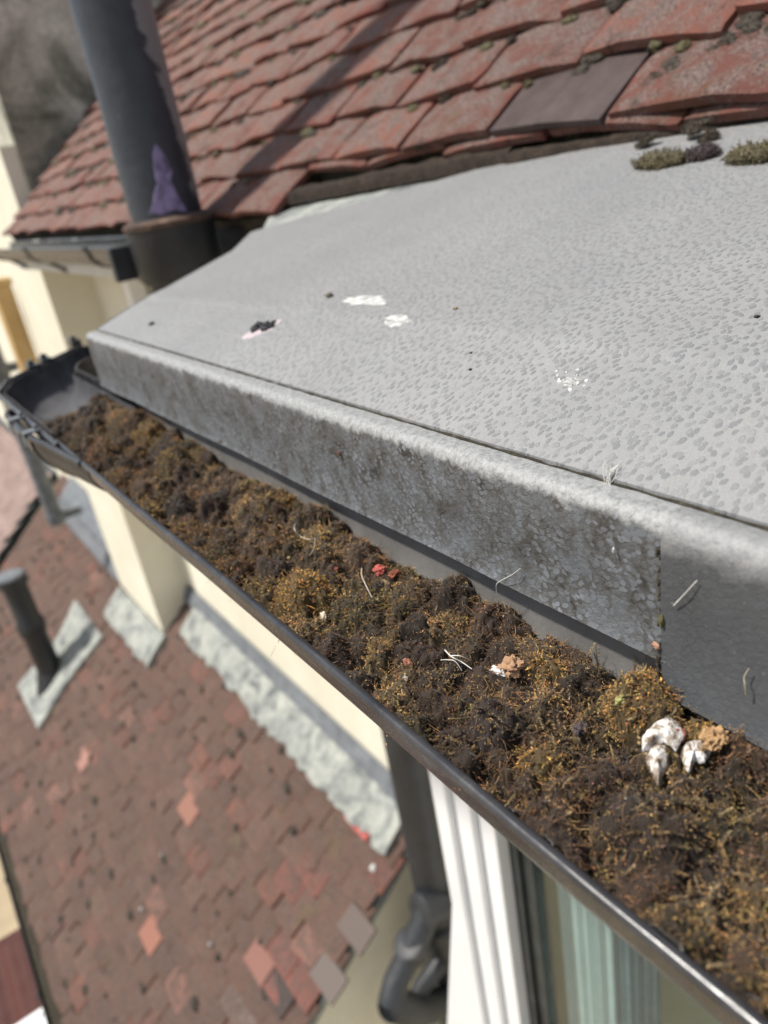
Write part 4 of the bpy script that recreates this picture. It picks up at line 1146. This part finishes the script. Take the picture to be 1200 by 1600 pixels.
def blob_arrays(center, axes, sub=4, rough=.25, freq=1.6, seed=0.0, pinch=0):
    """noisy ellipsoid: axes = three vectors (half axes)"""
    bm = bmesh.new(); bmesh.ops.create_icosphere(bm, subdivisions=sub, radius=1.0)
    V = []
    for v in bm.verts:
        c = v.co
        k = 1 + rough * mnoise.noise((c.x * freq + seed, c.y * freq, c.z * freq)) + rough * .45 * mnoise.noise((c.x * freq * 3, c.y * freq * 3 + seed, c.z * freq * 3)) + rough * .2 * mnoise.noise((c.x * freq * 8, c.y * freq * 8 + seed, c.z * freq * 8))
        tp = 1 - pinch * max(0, c.x)
        p = Vector(center) + axes[0] * c.x * k + axes[1] * c.y * k * tp + axes[2] * c.z * k * tp
        V.append(tuple(p))
    Fc = [tuple(v.index for v in f.verts) for f in bm.faces]; bm.free()
    return V, Fc
def axes_from(a, b, wid, thick):
    """first half axis from a to b; others: across (horizontal-ish) and up"""
    d = (Vector(b) - Vector(a)) / 2; dn = d.normalized(); upv = Vector((0, 0, 1)); s = dn.cross(upv).normalized(); t_ = s.cross(dn)
    return (d, s * wid, t_ * thick)

def fragment(name, blobs, mat, label, cat, col=None, parent=None, group=None):
    mb = MB()
    if col: mb.cur = col
    for (c_, ax, kw) in blobs:
        V, Fc = blob_arrays(c_, ax, **kw); mb.add(V, Fc)
    o = mb.build(name, mat, parent, smooth=True)
    if label: tag(o, label, cat, group)
    return o

UPV = Vector((0, 0, 1))
# the two white fragments lying on the moss near the grey lap piece
eg_ = empty('eggshell', on_moss(1045, 1160), 'largest white shell fragment, crumbly and two-lobed, on the moss near the drip edge', 'shell')
def shell(name, outline_px, lift, bulge, mat, parent, seed, thick=.0012, colr=None):
    """curved broken shell: px outline laid on the moss, domed"""
    pts = [on_moss(*p) for p in outline_px]
    cz = sum((p.z for p in pts)) / len(pts)
    q0 = [Vector(from_px(px, py, ('z', cz + lift))) for px, py in outline_px]
    cx = sum(q0, Vector()) / len(q0); n = len(q0)
    P = []
    for i in range(n):
        for k in range(4): P.append(q0[i].lerp(q0[(i + 1) % n], k / 4) + Vector((mnoise.noise((i + k / 4, seed, 0)), mnoise.noise((i + k / 4, seed, 4)), 0)) * .0007)
    n = len(P); rings = 9; V = []
    for side in (0, 1):
        for r_ in range(rings + 1):
            f = r_ / rings
            for i, p in enumerate(P):
                v = cx.lerp(p, f); h = bulge * (1 - f * f) + .0022 * mnoise.noise((v.x * 260, v.y * 260, seed)) + .0011 * mnoise.noise((v.x * 700, v.y * 700, seed))
                V.append(v + UPV * (h - (thick if side else 0) - (.0005 if f == 1 and not side else 0)))
    Fc = []
    o_ = n * (rings + 1)
    for r_ in range(rings):
        for i in range(n):
            a, b = r_ * n + i, r_ * n + (i + 1) % n
            Fc.append((a, b, b + n, a + n)); Fc.append((o_ + a, o_ + a + n, o_ + b + n, o_ + b))
    for i in range(n):
        a, b = rings * n + i, rings * n + (i + 1) % n; Fc.append((a, b, o_ + b, o_ + a))
    mb = MB();
    if colr: mb.cur = colr
    mb.add(V, Fc); return mb.build(name, mat, parent, smooth=True)
shell('shell_lobe', [(1014, 1160), (1030, 1148), (1044, 1165), (1047, 1190), (1036, 1208), (1028, 1226), (1018, 1205), (1008, 1185)], .0030, .0050, M['shell'], eg_, 2.2)
shell('shell_lobe', [(1003, 1150), (1020, 1133), (1045, 1120), (1062, 1128), (1072, 1150), (1056, 1168), (1038, 1158), (1020, 1165), (1004, 1172)], .0055, .0042, M['shell'], eg_, 5.2)
p = on_moss(1060, 1166)
fragment('reddish_core', [(p + UPV * .006, (Vector((.0035, 0, 0)), Vector((0, .003, 0)), Vector((0, 0, .0025))), dict(sub=3, rough=.5, seed=4))], M['col'], None, None, (.24, .09, .07), eg_)
eg2 = empty('eggshell', on_moss(1090, 1175), 'smaller white shell fragment with an orange crumb at its tip, right of the largest one', 'shell')
shell('shell_lobe', [(1062, 1172), (1080, 1156), (1104, 1155), (1112, 1172), (1100, 1190), (1086, 1188), (1076, 1206), (1066, 1192)], .0035, .0042, M['shell'], eg2, 8.7)
p = on_moss(1116, 1166)
fragment('orange_crumb', [(p + UPV * .005, (Vector((.0062, .001, 0)), Vector((-.001, .0045, 0)), Vector((0, 0, .0036))), dict(sub=4, rough=.6, freq=2.2, seed=9))], M['col'], None, None, (.42, .26, .13), eg2)
def stone(px, py, rx, ry, rz, col, name, label, cat, seed, lift=.0012, group=None, rot=0.0, mat='col'):
    p = on_moss(px, py); c, s = math.cos(rot), math.sin(rot)
    return fragment(name, [(p + UPV * lift, (Vector((rx * c, rx * s, 0)), Vector((-ry * s, ry * c, 0)), Vector((0, 0, rz))), dict(sub=4, rough=.55, freq=1.8, seed=seed))], M[mat], label, cat, col, group=group)
stone(800, 1045, .0062, .0052, .0042, (.40, .24, .14), 'mortar_crumb', 'tan crumb of mortar lying on the moss, beside a thin white chip', 'crumb', 3.3)
stone(779, 1052, .0018, .0045, .0026, (.82, .80, .76), 'white_chip', 'thin white chip standing in moss against the tan mortar crumb', 'chip', 6.1, rot=.3)
stone(594, 893, .0042, .0040, .0030, (.46, .11, .085), 'red_crumb', 'small red tile crumb on the moss, halfway along the gutter', 'crumb', 1.1)
stone(617, 899, .0040, .0026, .0022, (.30, .10, .06), 'red_crumb', 'darker reddish crumb touching the right side of the small red tile crumb', 'crumb', 1.9)
stone(525, 891, .0014, .0014, .0014, (.50, .17, .14), 'red_crumb', 'tiny round pink crumb in the moss left of the small red tile crumb', 'crumb', 7.9)
stone(506, 967, .0021, .0042, .0022, (.62, .56, .42), 'pale_flake', 'pale cream flake standing on the moss near the gutter lip', 'flake', 2.9, rot=-.5)
stone(637, 1038, .0020, .0030, .0020, (.36, .16, .10), 'brown_crumb', 'small reddish brown crumb in the middle of the moss', 'crumb', 4.4)
stone(906, 1140, .0036, .0030, .0026, (.085, .070, .075), 'grey_pebble', 'dark purplish grey pebble in the moss left of the white shell', 'pebble', 5.4)
stone(973, 1093, .0050, .0022, .0015, (.36, .34, .13), 'leaf_scrap', 'yellow green leaf scrap on the moss at the foot of the grey lap seam', 'leaf scrap', 5.9)
stone(635, 1062, .0013, .0018, .0013, (.62, .58, .50), 'white_speck', 'tiny whitish speck in the moss below the small reddish brown crumb', 'speck', 1.4)
stone(452, 873, .0012, .0012, .0011, (.70, .58, .26), 'yellow_seed', 'tiny yellow seed in golden moss left of the curled pale stalk', 'seed', 8.4)

def stalk(name, pts, r, label, mat='straw', cat='stalk', seg=6, sub=5, parent=None):
    P = [Vector(p) for p in pts]; Q = []
    for i in range(len(P) - 1):       # catmull-rom
        a, b, c, d = P[max(i - 1, 0)], P[i], P[i + 1], P[min(i + 2, len(P) - 1)]
        for k in range(sub):
            t_ = k / sub
            Q.append(.5 * ((2 * b) + (c - a) * t_ + (2 * a - 5 * b + 4 * c - d) * t_ ** 2 + (3 * b - a - 3 * c + d) * t_ ** 3))
    Q.append(P[-1]); m_ = MB(); m_.tube(Q, [r * (1 - .45 * i / len(Q)) for i in range(len(Q))], seg)
    o = m_.build(name, M[mat], parent, smooth=True)
    if label: tag(o, label, cat)
    return o
def mp(px, py, up=.002): return on_moss(px, py) + UPV * up
stalk('dry_stalk', [mp(463, 828, .005), mp(463, 840, .007), mp(474, 853, .008), mp(486, 856, .007), mp(494, 852, .006), mp(493, 864, .005), mp(485, 872, .002)], .00042, 'pale curled dry stalk on the moss beside the golden clump')
stalk('dry_stalk', [mp(567, 896, .004), mp(567, 908, .0045), mp(574, 924, .004), mp(582, 936, .001)], .00055, 'short straight cream stalk on the moss below the small red tile crumb')
tw = empty('dry_twigs', on_moss(710, 1030), 'forked whitish dry twigs spreading over the moss left of the tan crumb', 'twigs')
stalk('twig', [mp(697, 1027, .005), mp(708, 1038, .005), mp(722, 1043, .004), mp(738, 1050, .002)], .00042, None, 'pale_fibre', parent=tw)
stalk('twig', [mp(706, 1036, .005), mp(720, 1034, .004), mp(735, 1036, .002)], .00034, None, 'pale_fibre', parent=tw)
stalk('twig', [mp(690, 1038, .003), mp(700, 1040, .004), mp(712, 1040, .003), mp(722, 1050, .001)], .00030, None, 'pale_fibre', parent=tw)
def on_face(px, py, x=.2438): return Vector(from_px(px, py, ('x', x)))
stalk('dry_stalk', [on_face(1053, 946, .2425), on_face(1070, 928, .2418), on_face(1089, 907, .2425)], .00035, 'straight pale stalk stuck slanting on the smooth grey lap piece', 'pale_fibre')
stalk('dry_stalk', [on_face(1166, 1085, .2415), on_face(1164, 1070, .2405), on_face(1163, 1058, .2415), on_face(1170, 1045, .2418)], .0004, 'small brown and straw coloured sprig on the grey lap piece at the right', 'straw')
stalk('dry_stalk', [on_face(776, 925, .2425), on_face(776, 913, .241), on_face(785, 906, .2415), on_face(800, 898, .2425), on_face(813, 888, .2435)], .00030, 'thin wavy root fibre hanging off the bottom of the pebbled drip edge', 'pale_fibre')
o = stone(640, 800, .001, .001, .001, (.5, .5, .48), 'face_speck', None, None, 1); bpy.data.objects.remove(o)
def face_speck(px, py, ry, rz, col, name, label, cat, seed):
    p = on_face(px, py, .2436)
    return fragment(name, [(p, (Vector((.0011, 0, 0)), Vector((0, ry, 0)), Vector((0, 0, rz))), dict(sub=3, rough=.5, seed=seed))], M['col'], label, cat, col)
face_speck(1025, 1009, .0021, .0015, (.42, .24, .16), 'snail_crumb', 'little orange brown crumb stuck low on the drip edge beside the lap seam', 'crumb', 3)
face_speck(1033, 969, .0014, .0030, (.13, .12, .05), 'moss_speck', 'small green moss speck growing on the lap seam of the drip edge', 'moss speck', 5)
face_speck(529, 709, .0018, .0022, (.14, .07, .05), 'brown_speck', 'small brown speck on the upper face of the pebbled drip edge', 'speck', 6)
face_speck(959, 860, .0006, .0014, (.8, .8, .78), 'white_speck', 'tiny white speck on the pebbled drip edge just left of the lap seam', 'speck', 7)

# feather tuft on the joint
tf = empty('fibre_tuft', on_sheet(958, 752), 'small tuft of pale fluffy fibres caught in the joint above the drip edge', 'fibre tuft')
for k in range(13):
    a = on_sheet(948 + random.uniform(-3, 6), 762 + random.uniform(-3, 2)); b = on_sheet(950 + random.uniform(-4, 34), 738 + random.uniform(-10, 12))
    stalk('fibre', [a, a.lerp(b, .5) + UPV * random.uniform(.003, .006) + Vector((random.uniform(-.002, .002), random.uniform(-.002, .002), 0)), b + UPV * random.uniform(.001, .006)], .00016, None, 'pale_fibre', parent=tf, sub=4)

def splat(name, cx, cy, rx, ry, mat, label, cat, seed, th=.0005, rag=.3, tilt=0.0, parent=None, holes=False, n=40):
    """thin irregular patch lying on the grey sheet, centre and radii measured in the photo"""
    V = []; rings = 5; c_ = on_sheet(cx, cy); rim = []
    for i in range(n):
        a = 2 * math.pi * i / n; k = 1 + rag * mnoise.noise((math.cos(a) * 1.8, math.sin(a) * 1.8, seed)) + rag * .6 * mnoise.noise((math.cos(a) * 6, math.sin(a) * 6, seed))
        dx, dy = rx * k * math.cos(a), ry * k * math.sin(a)
        rim.append(on_sheet(cx + dx, cy + dy + tilt * dx))
    for r_ in range(rings + 1):
        for p in rim:
            v = c_.lerp(p, r_ / rings); zz = sheet_z(v.x, v.y) + (th * (1 + .5 * mnoise.noise((v.x * 500, v.y * 500, seed))) if r_ < rings else -.0003)
            V.append((v.x, v.y, zz))
    Fc = [(r_ * n + i, r_ * n + (i + 1) % n, (r_ + 1) * n + (i + 1) % n, (r_ + 1) * n + i) for r_ in range(rings) for i in range(n)]
    m_ = MB(); m_.add(V, Fc); o = m_.build(name, M[mat], parent, smooth=True)
    if label: tag(o, label, cat)
    return o
splat('white_spot', 573, 469, 36, 8, 'white_mark', 'long thin oval white spot, the highest on the grey sheet', 'spot', 1.1, rag=.4)
splat('white_spot', 621, 501, 21, 9, 'white_mark', 'short white oval spot just below the long thin one on the grey sheet', 'spot', 2.1, tilt=-.12, rag=.4)
ws = empty('white_splash', on_sheet(890, 598), 'speckled chalky white splash on the grey sheet above the joint', 'splash')
for k in range(60):
    rr = abs(random.gauss(0, .6)); a = random.uniform(0, 6.28)
    splat('fleck', 890 + 22 * rr * math.cos(a), 598 + 13 * rr * math.sin(a), random.uniform(1.2, 4.6), random.uniform(.8, 2.4), 'white_mark', None, None, k * 3.7, parent=ws, rag=.35, n=14)
dd = empty('bird_dropping', on_sheet(409, 513), 'dark lumpy bird dropping with a pink stain on the grey sheet', 'dropping')
splat('stain', 408, 514, 32, 8, 'pink_stain', None, None, 4.4, th=.0003, tilt=-.42, parent=dd, rag=.5)
for px, py, r in ((398, 517, .0042), (405, 511, .0046), (412, 516, .0036), (418, 509, .0042), (424, 512, .0034), (428, 505, .0028), (401, 513, .003), (416, 516, .003)):
    p = on_sheet(px, py); fragment('lump', [(p + UPV * r * .4, (Vector((r, 0, 0)), Vector((0, r * 1.1, 0)), Vector((0, 0, r * .75))), dict(sub=3, rough=.5, seed=px))], M['dark_bits'], None, None, None, dd)
for px, py, r, col, lb in ((515, 464, .0040, (.12, .11, .08), 'small grey brown crumb just left of the long white spot'), (238, 507, .0035, (.03, .03, .035), 'lone dark crumb near the far corner of the grey sheet'),
                           (735, 578, .0011, (.04, .04, .04), 'tiny dark grit speck on the open middle of the grey sheet'), (736, 552, .0010, (.05, .05, .05), 'tinier dark speck right above another in the middle of the grey sheet'),
                           (712, 483, .0020, (.30, .24, .15), 'small tan crumb on the grey sheet right of the white spots'), (1183, 496, .0014, (.03, .03, .03), 'dark speck at the right border of the grey sheet')):
    p = on_sheet(px, py); fragment('crumb', [(p + UPV * r * .35, (Vector((r, 0, 0)), Vector((0, r * 1.1, 0)), Vector((0, 0, r * .6))), dict(sub=3, rough=.6, seed=px))], M['col'], lb, 'crumb', col)

# ---- moss lumps
def moss_lump(center, rx, ry, rz, pal_, n, name, label, cat, seed, rot=0.0, ll=.0016, slope=0.0):
    c, s = math.cos(rot), math.sin(rot)
    ax = (Vector((rx * c, rx * s, rx * slope)), Vector((-ry * s, ry * c, 0)), Vector((-rz * slope, 0, rz)))
    V, Fc = blob_arrays(center, ax, sub=3, rough=.3, seed=seed)
    V = np.array(V); T = np.array(Fc); C = np.tile(np.array(pal_[0]) * .6, (len(V), 1))
    k = rng.integers(0, len(V), n); Pp = V[k] + rng.normal(0, rz * .12, (n, 3)); Nn = norm(Pp - np.array(center)); 
    cols = np.array(pal_)[rng.integers(0, len(pal_), n)] * rng.uniform(.7, 1.3, (n, 1))
    s_ = shoots(Pp, norm(Nn + rng.normal(0, .4, (n, 3))), rng.normal(0, .3, (n, 3)), rng.uniform(.002, .004, n), cols, 10, np.full(n, ll), .0003)
    return join([(V, T, C), s_])
olive = [(.12, .10, .05), (.16, .135, .07), (.09, .075, .04), (.20, .16, .09)]
for px, py, rx, ry, rz, lb, pl_ in ((1033, 258, .014, .026, .009, 'largest olive moss lump fallen on the grey sheet below the tiles', olive),
                                    (1097, 247, .010, .014, .007, 'small dark purplish moss lump between two olive ones below the tiles', [(.07, .05, .05), (.10, .07, .065), (.05, .04, .04)]),
                                    (1180, 251, .013, .024, .009, 'olive moss lump at the right border below the tiles', olive)):
    p = on_sheet(px, py); V, T, C = moss_lump(tuple(p + UPV * rz * .4), rx, ry, rz, pl_, 900, '', '', '', px)
    tag(np_mesh('moss_lump', V, T, M['moss'], col=C), lb, 'moss lump')
# cushions growing on the main roof, too many to count: one object
prt = []
spots = [(930, 90, .016, .03), (1048, 112, .018, .03), (1030, 128, .014, .02), (1106, 126, .010, .014), (1188, 40, .015, .03), (700, 150, .006, .012), (735, 20, .01, .02), (690, 100, .010, .016), (600, 165, .008, .012), (555, 110, .012, .02), (500, 125, .012, .03), (470, 150, .012, .03), (395, 60, .02, .03), (380, 190, .012, .02),
         (1140, 62, .012, .02), (1100, 190, .008, .02), (1020, 212, .006, .016), (1120, 205, .006, .014), (820, 110, .008, .012)]
for px, py, rx, ry in spots:
    c_ = Vector(from_px(px, py, 'main')) + Vector((-SP, 0, CP)) * .012
    for q_ in range(4):
        cq = c_ + Vector((random.gauss(0, rx * .45) * CP, random.gauss(0, ry * .45), 0)); cq.z = RZ0 + (cq.x - RX0) * .839 + .019
        prt.append(moss_lump(tuple(cq), rx * .42, ry * .42, min(rx, ry) * .22, [(.055, .042, .028), (.10, .075, .045), (.04, .032, .024)], 110, '', '', '', px + q_, slope=.8))
for k in range(800):
    y = random.uniform(-.3, 4.0); r_ = random.randint(2 if y < 1.5 else 1, 22); s_ = r_ * G - random.uniform(.0, .02)
    c_ = Vector((RX0 + s_ * CP - .016 * SP, y, RZ0 + s_ * SP + .016 * CP)); rr = random.uniform(.003, .009) * (1 + .35 * max(y, 0))
    prt.append(moss_lump(tuple(c_), rr * .7, rr * random.uniform(.8, 2.2), rr * .5, random.choice([[(.055, .042, .028), (.085, .065, .04)], [(.11, .095, .04), (.16, .13, .06)]]), 40, '', '', '', k, slope=.8, ll=.003))
V, T, C = join(prt)
tag(np_mesh('roof_moss', V, T, M['moss'], col=C), 'dark moss cushions scattered in the joints of the main roof tiles', 'moss', kind='stuff')
# the same on the lean-to
prt = []
for k in range(210):
    r_ = random.randint(0, 17); y = 1.86 + .165 * random.randint(0, 30) + random.gauss(0, .012); s_ = r_ * G - .004
    if y > 7.2: continue
    x = LX0 + s_ * CP
    if abs(y - 2.0) < .3 and x > .5: continue
    c_ = Vector((x - .022 * SP, y, lz(x) + .022 * CP)); rr = random.uniform(.008, .022)
    prt.append(moss_lump(tuple(c_), rr * .8, rr * random.uniform(.8, 1.7), rr * .5, [(.045, .036, .024), (.07, .055, .034)], 12, '', '', '', k, slope=.8, ll=.006))
V, T, C = join(prt)
tag(np_mesh('roof_moss', V, T, M['moss'], col=C), 'dark moss tufts scattered over the tiles of the lower roof', 'moss', kind='stuff')
# white lichen flecks on the lower roof
for px, py, rr, lb in ((590, 1358, .014, 'largest round white mark near the verge of the lower roof'), (260, 1337, .006, 'white bird mark on the upper middle of the lower roof'),
                       (228, 1422, .008, 'white bird mark above the bright salmon tile of the lower roof'), (336, 1476, .007, 'white bird mark right of the bright salmon tile of the lower roof')):
    p = Vector(from_px(px, py, 'low')) + Vector(NN) * .026
    V, Fc = blob_arrays(p, (Vector(DS) * rr, Vector((0, rr * .9, 0)), Vector(NN) * .010), sub=3, rough=.5, seed=px)
    m_ = MB(); m_.add(V, Fc); tag(m_.build('white_mark', M['white_mark'], None, smooth=True), lb, 'mark')
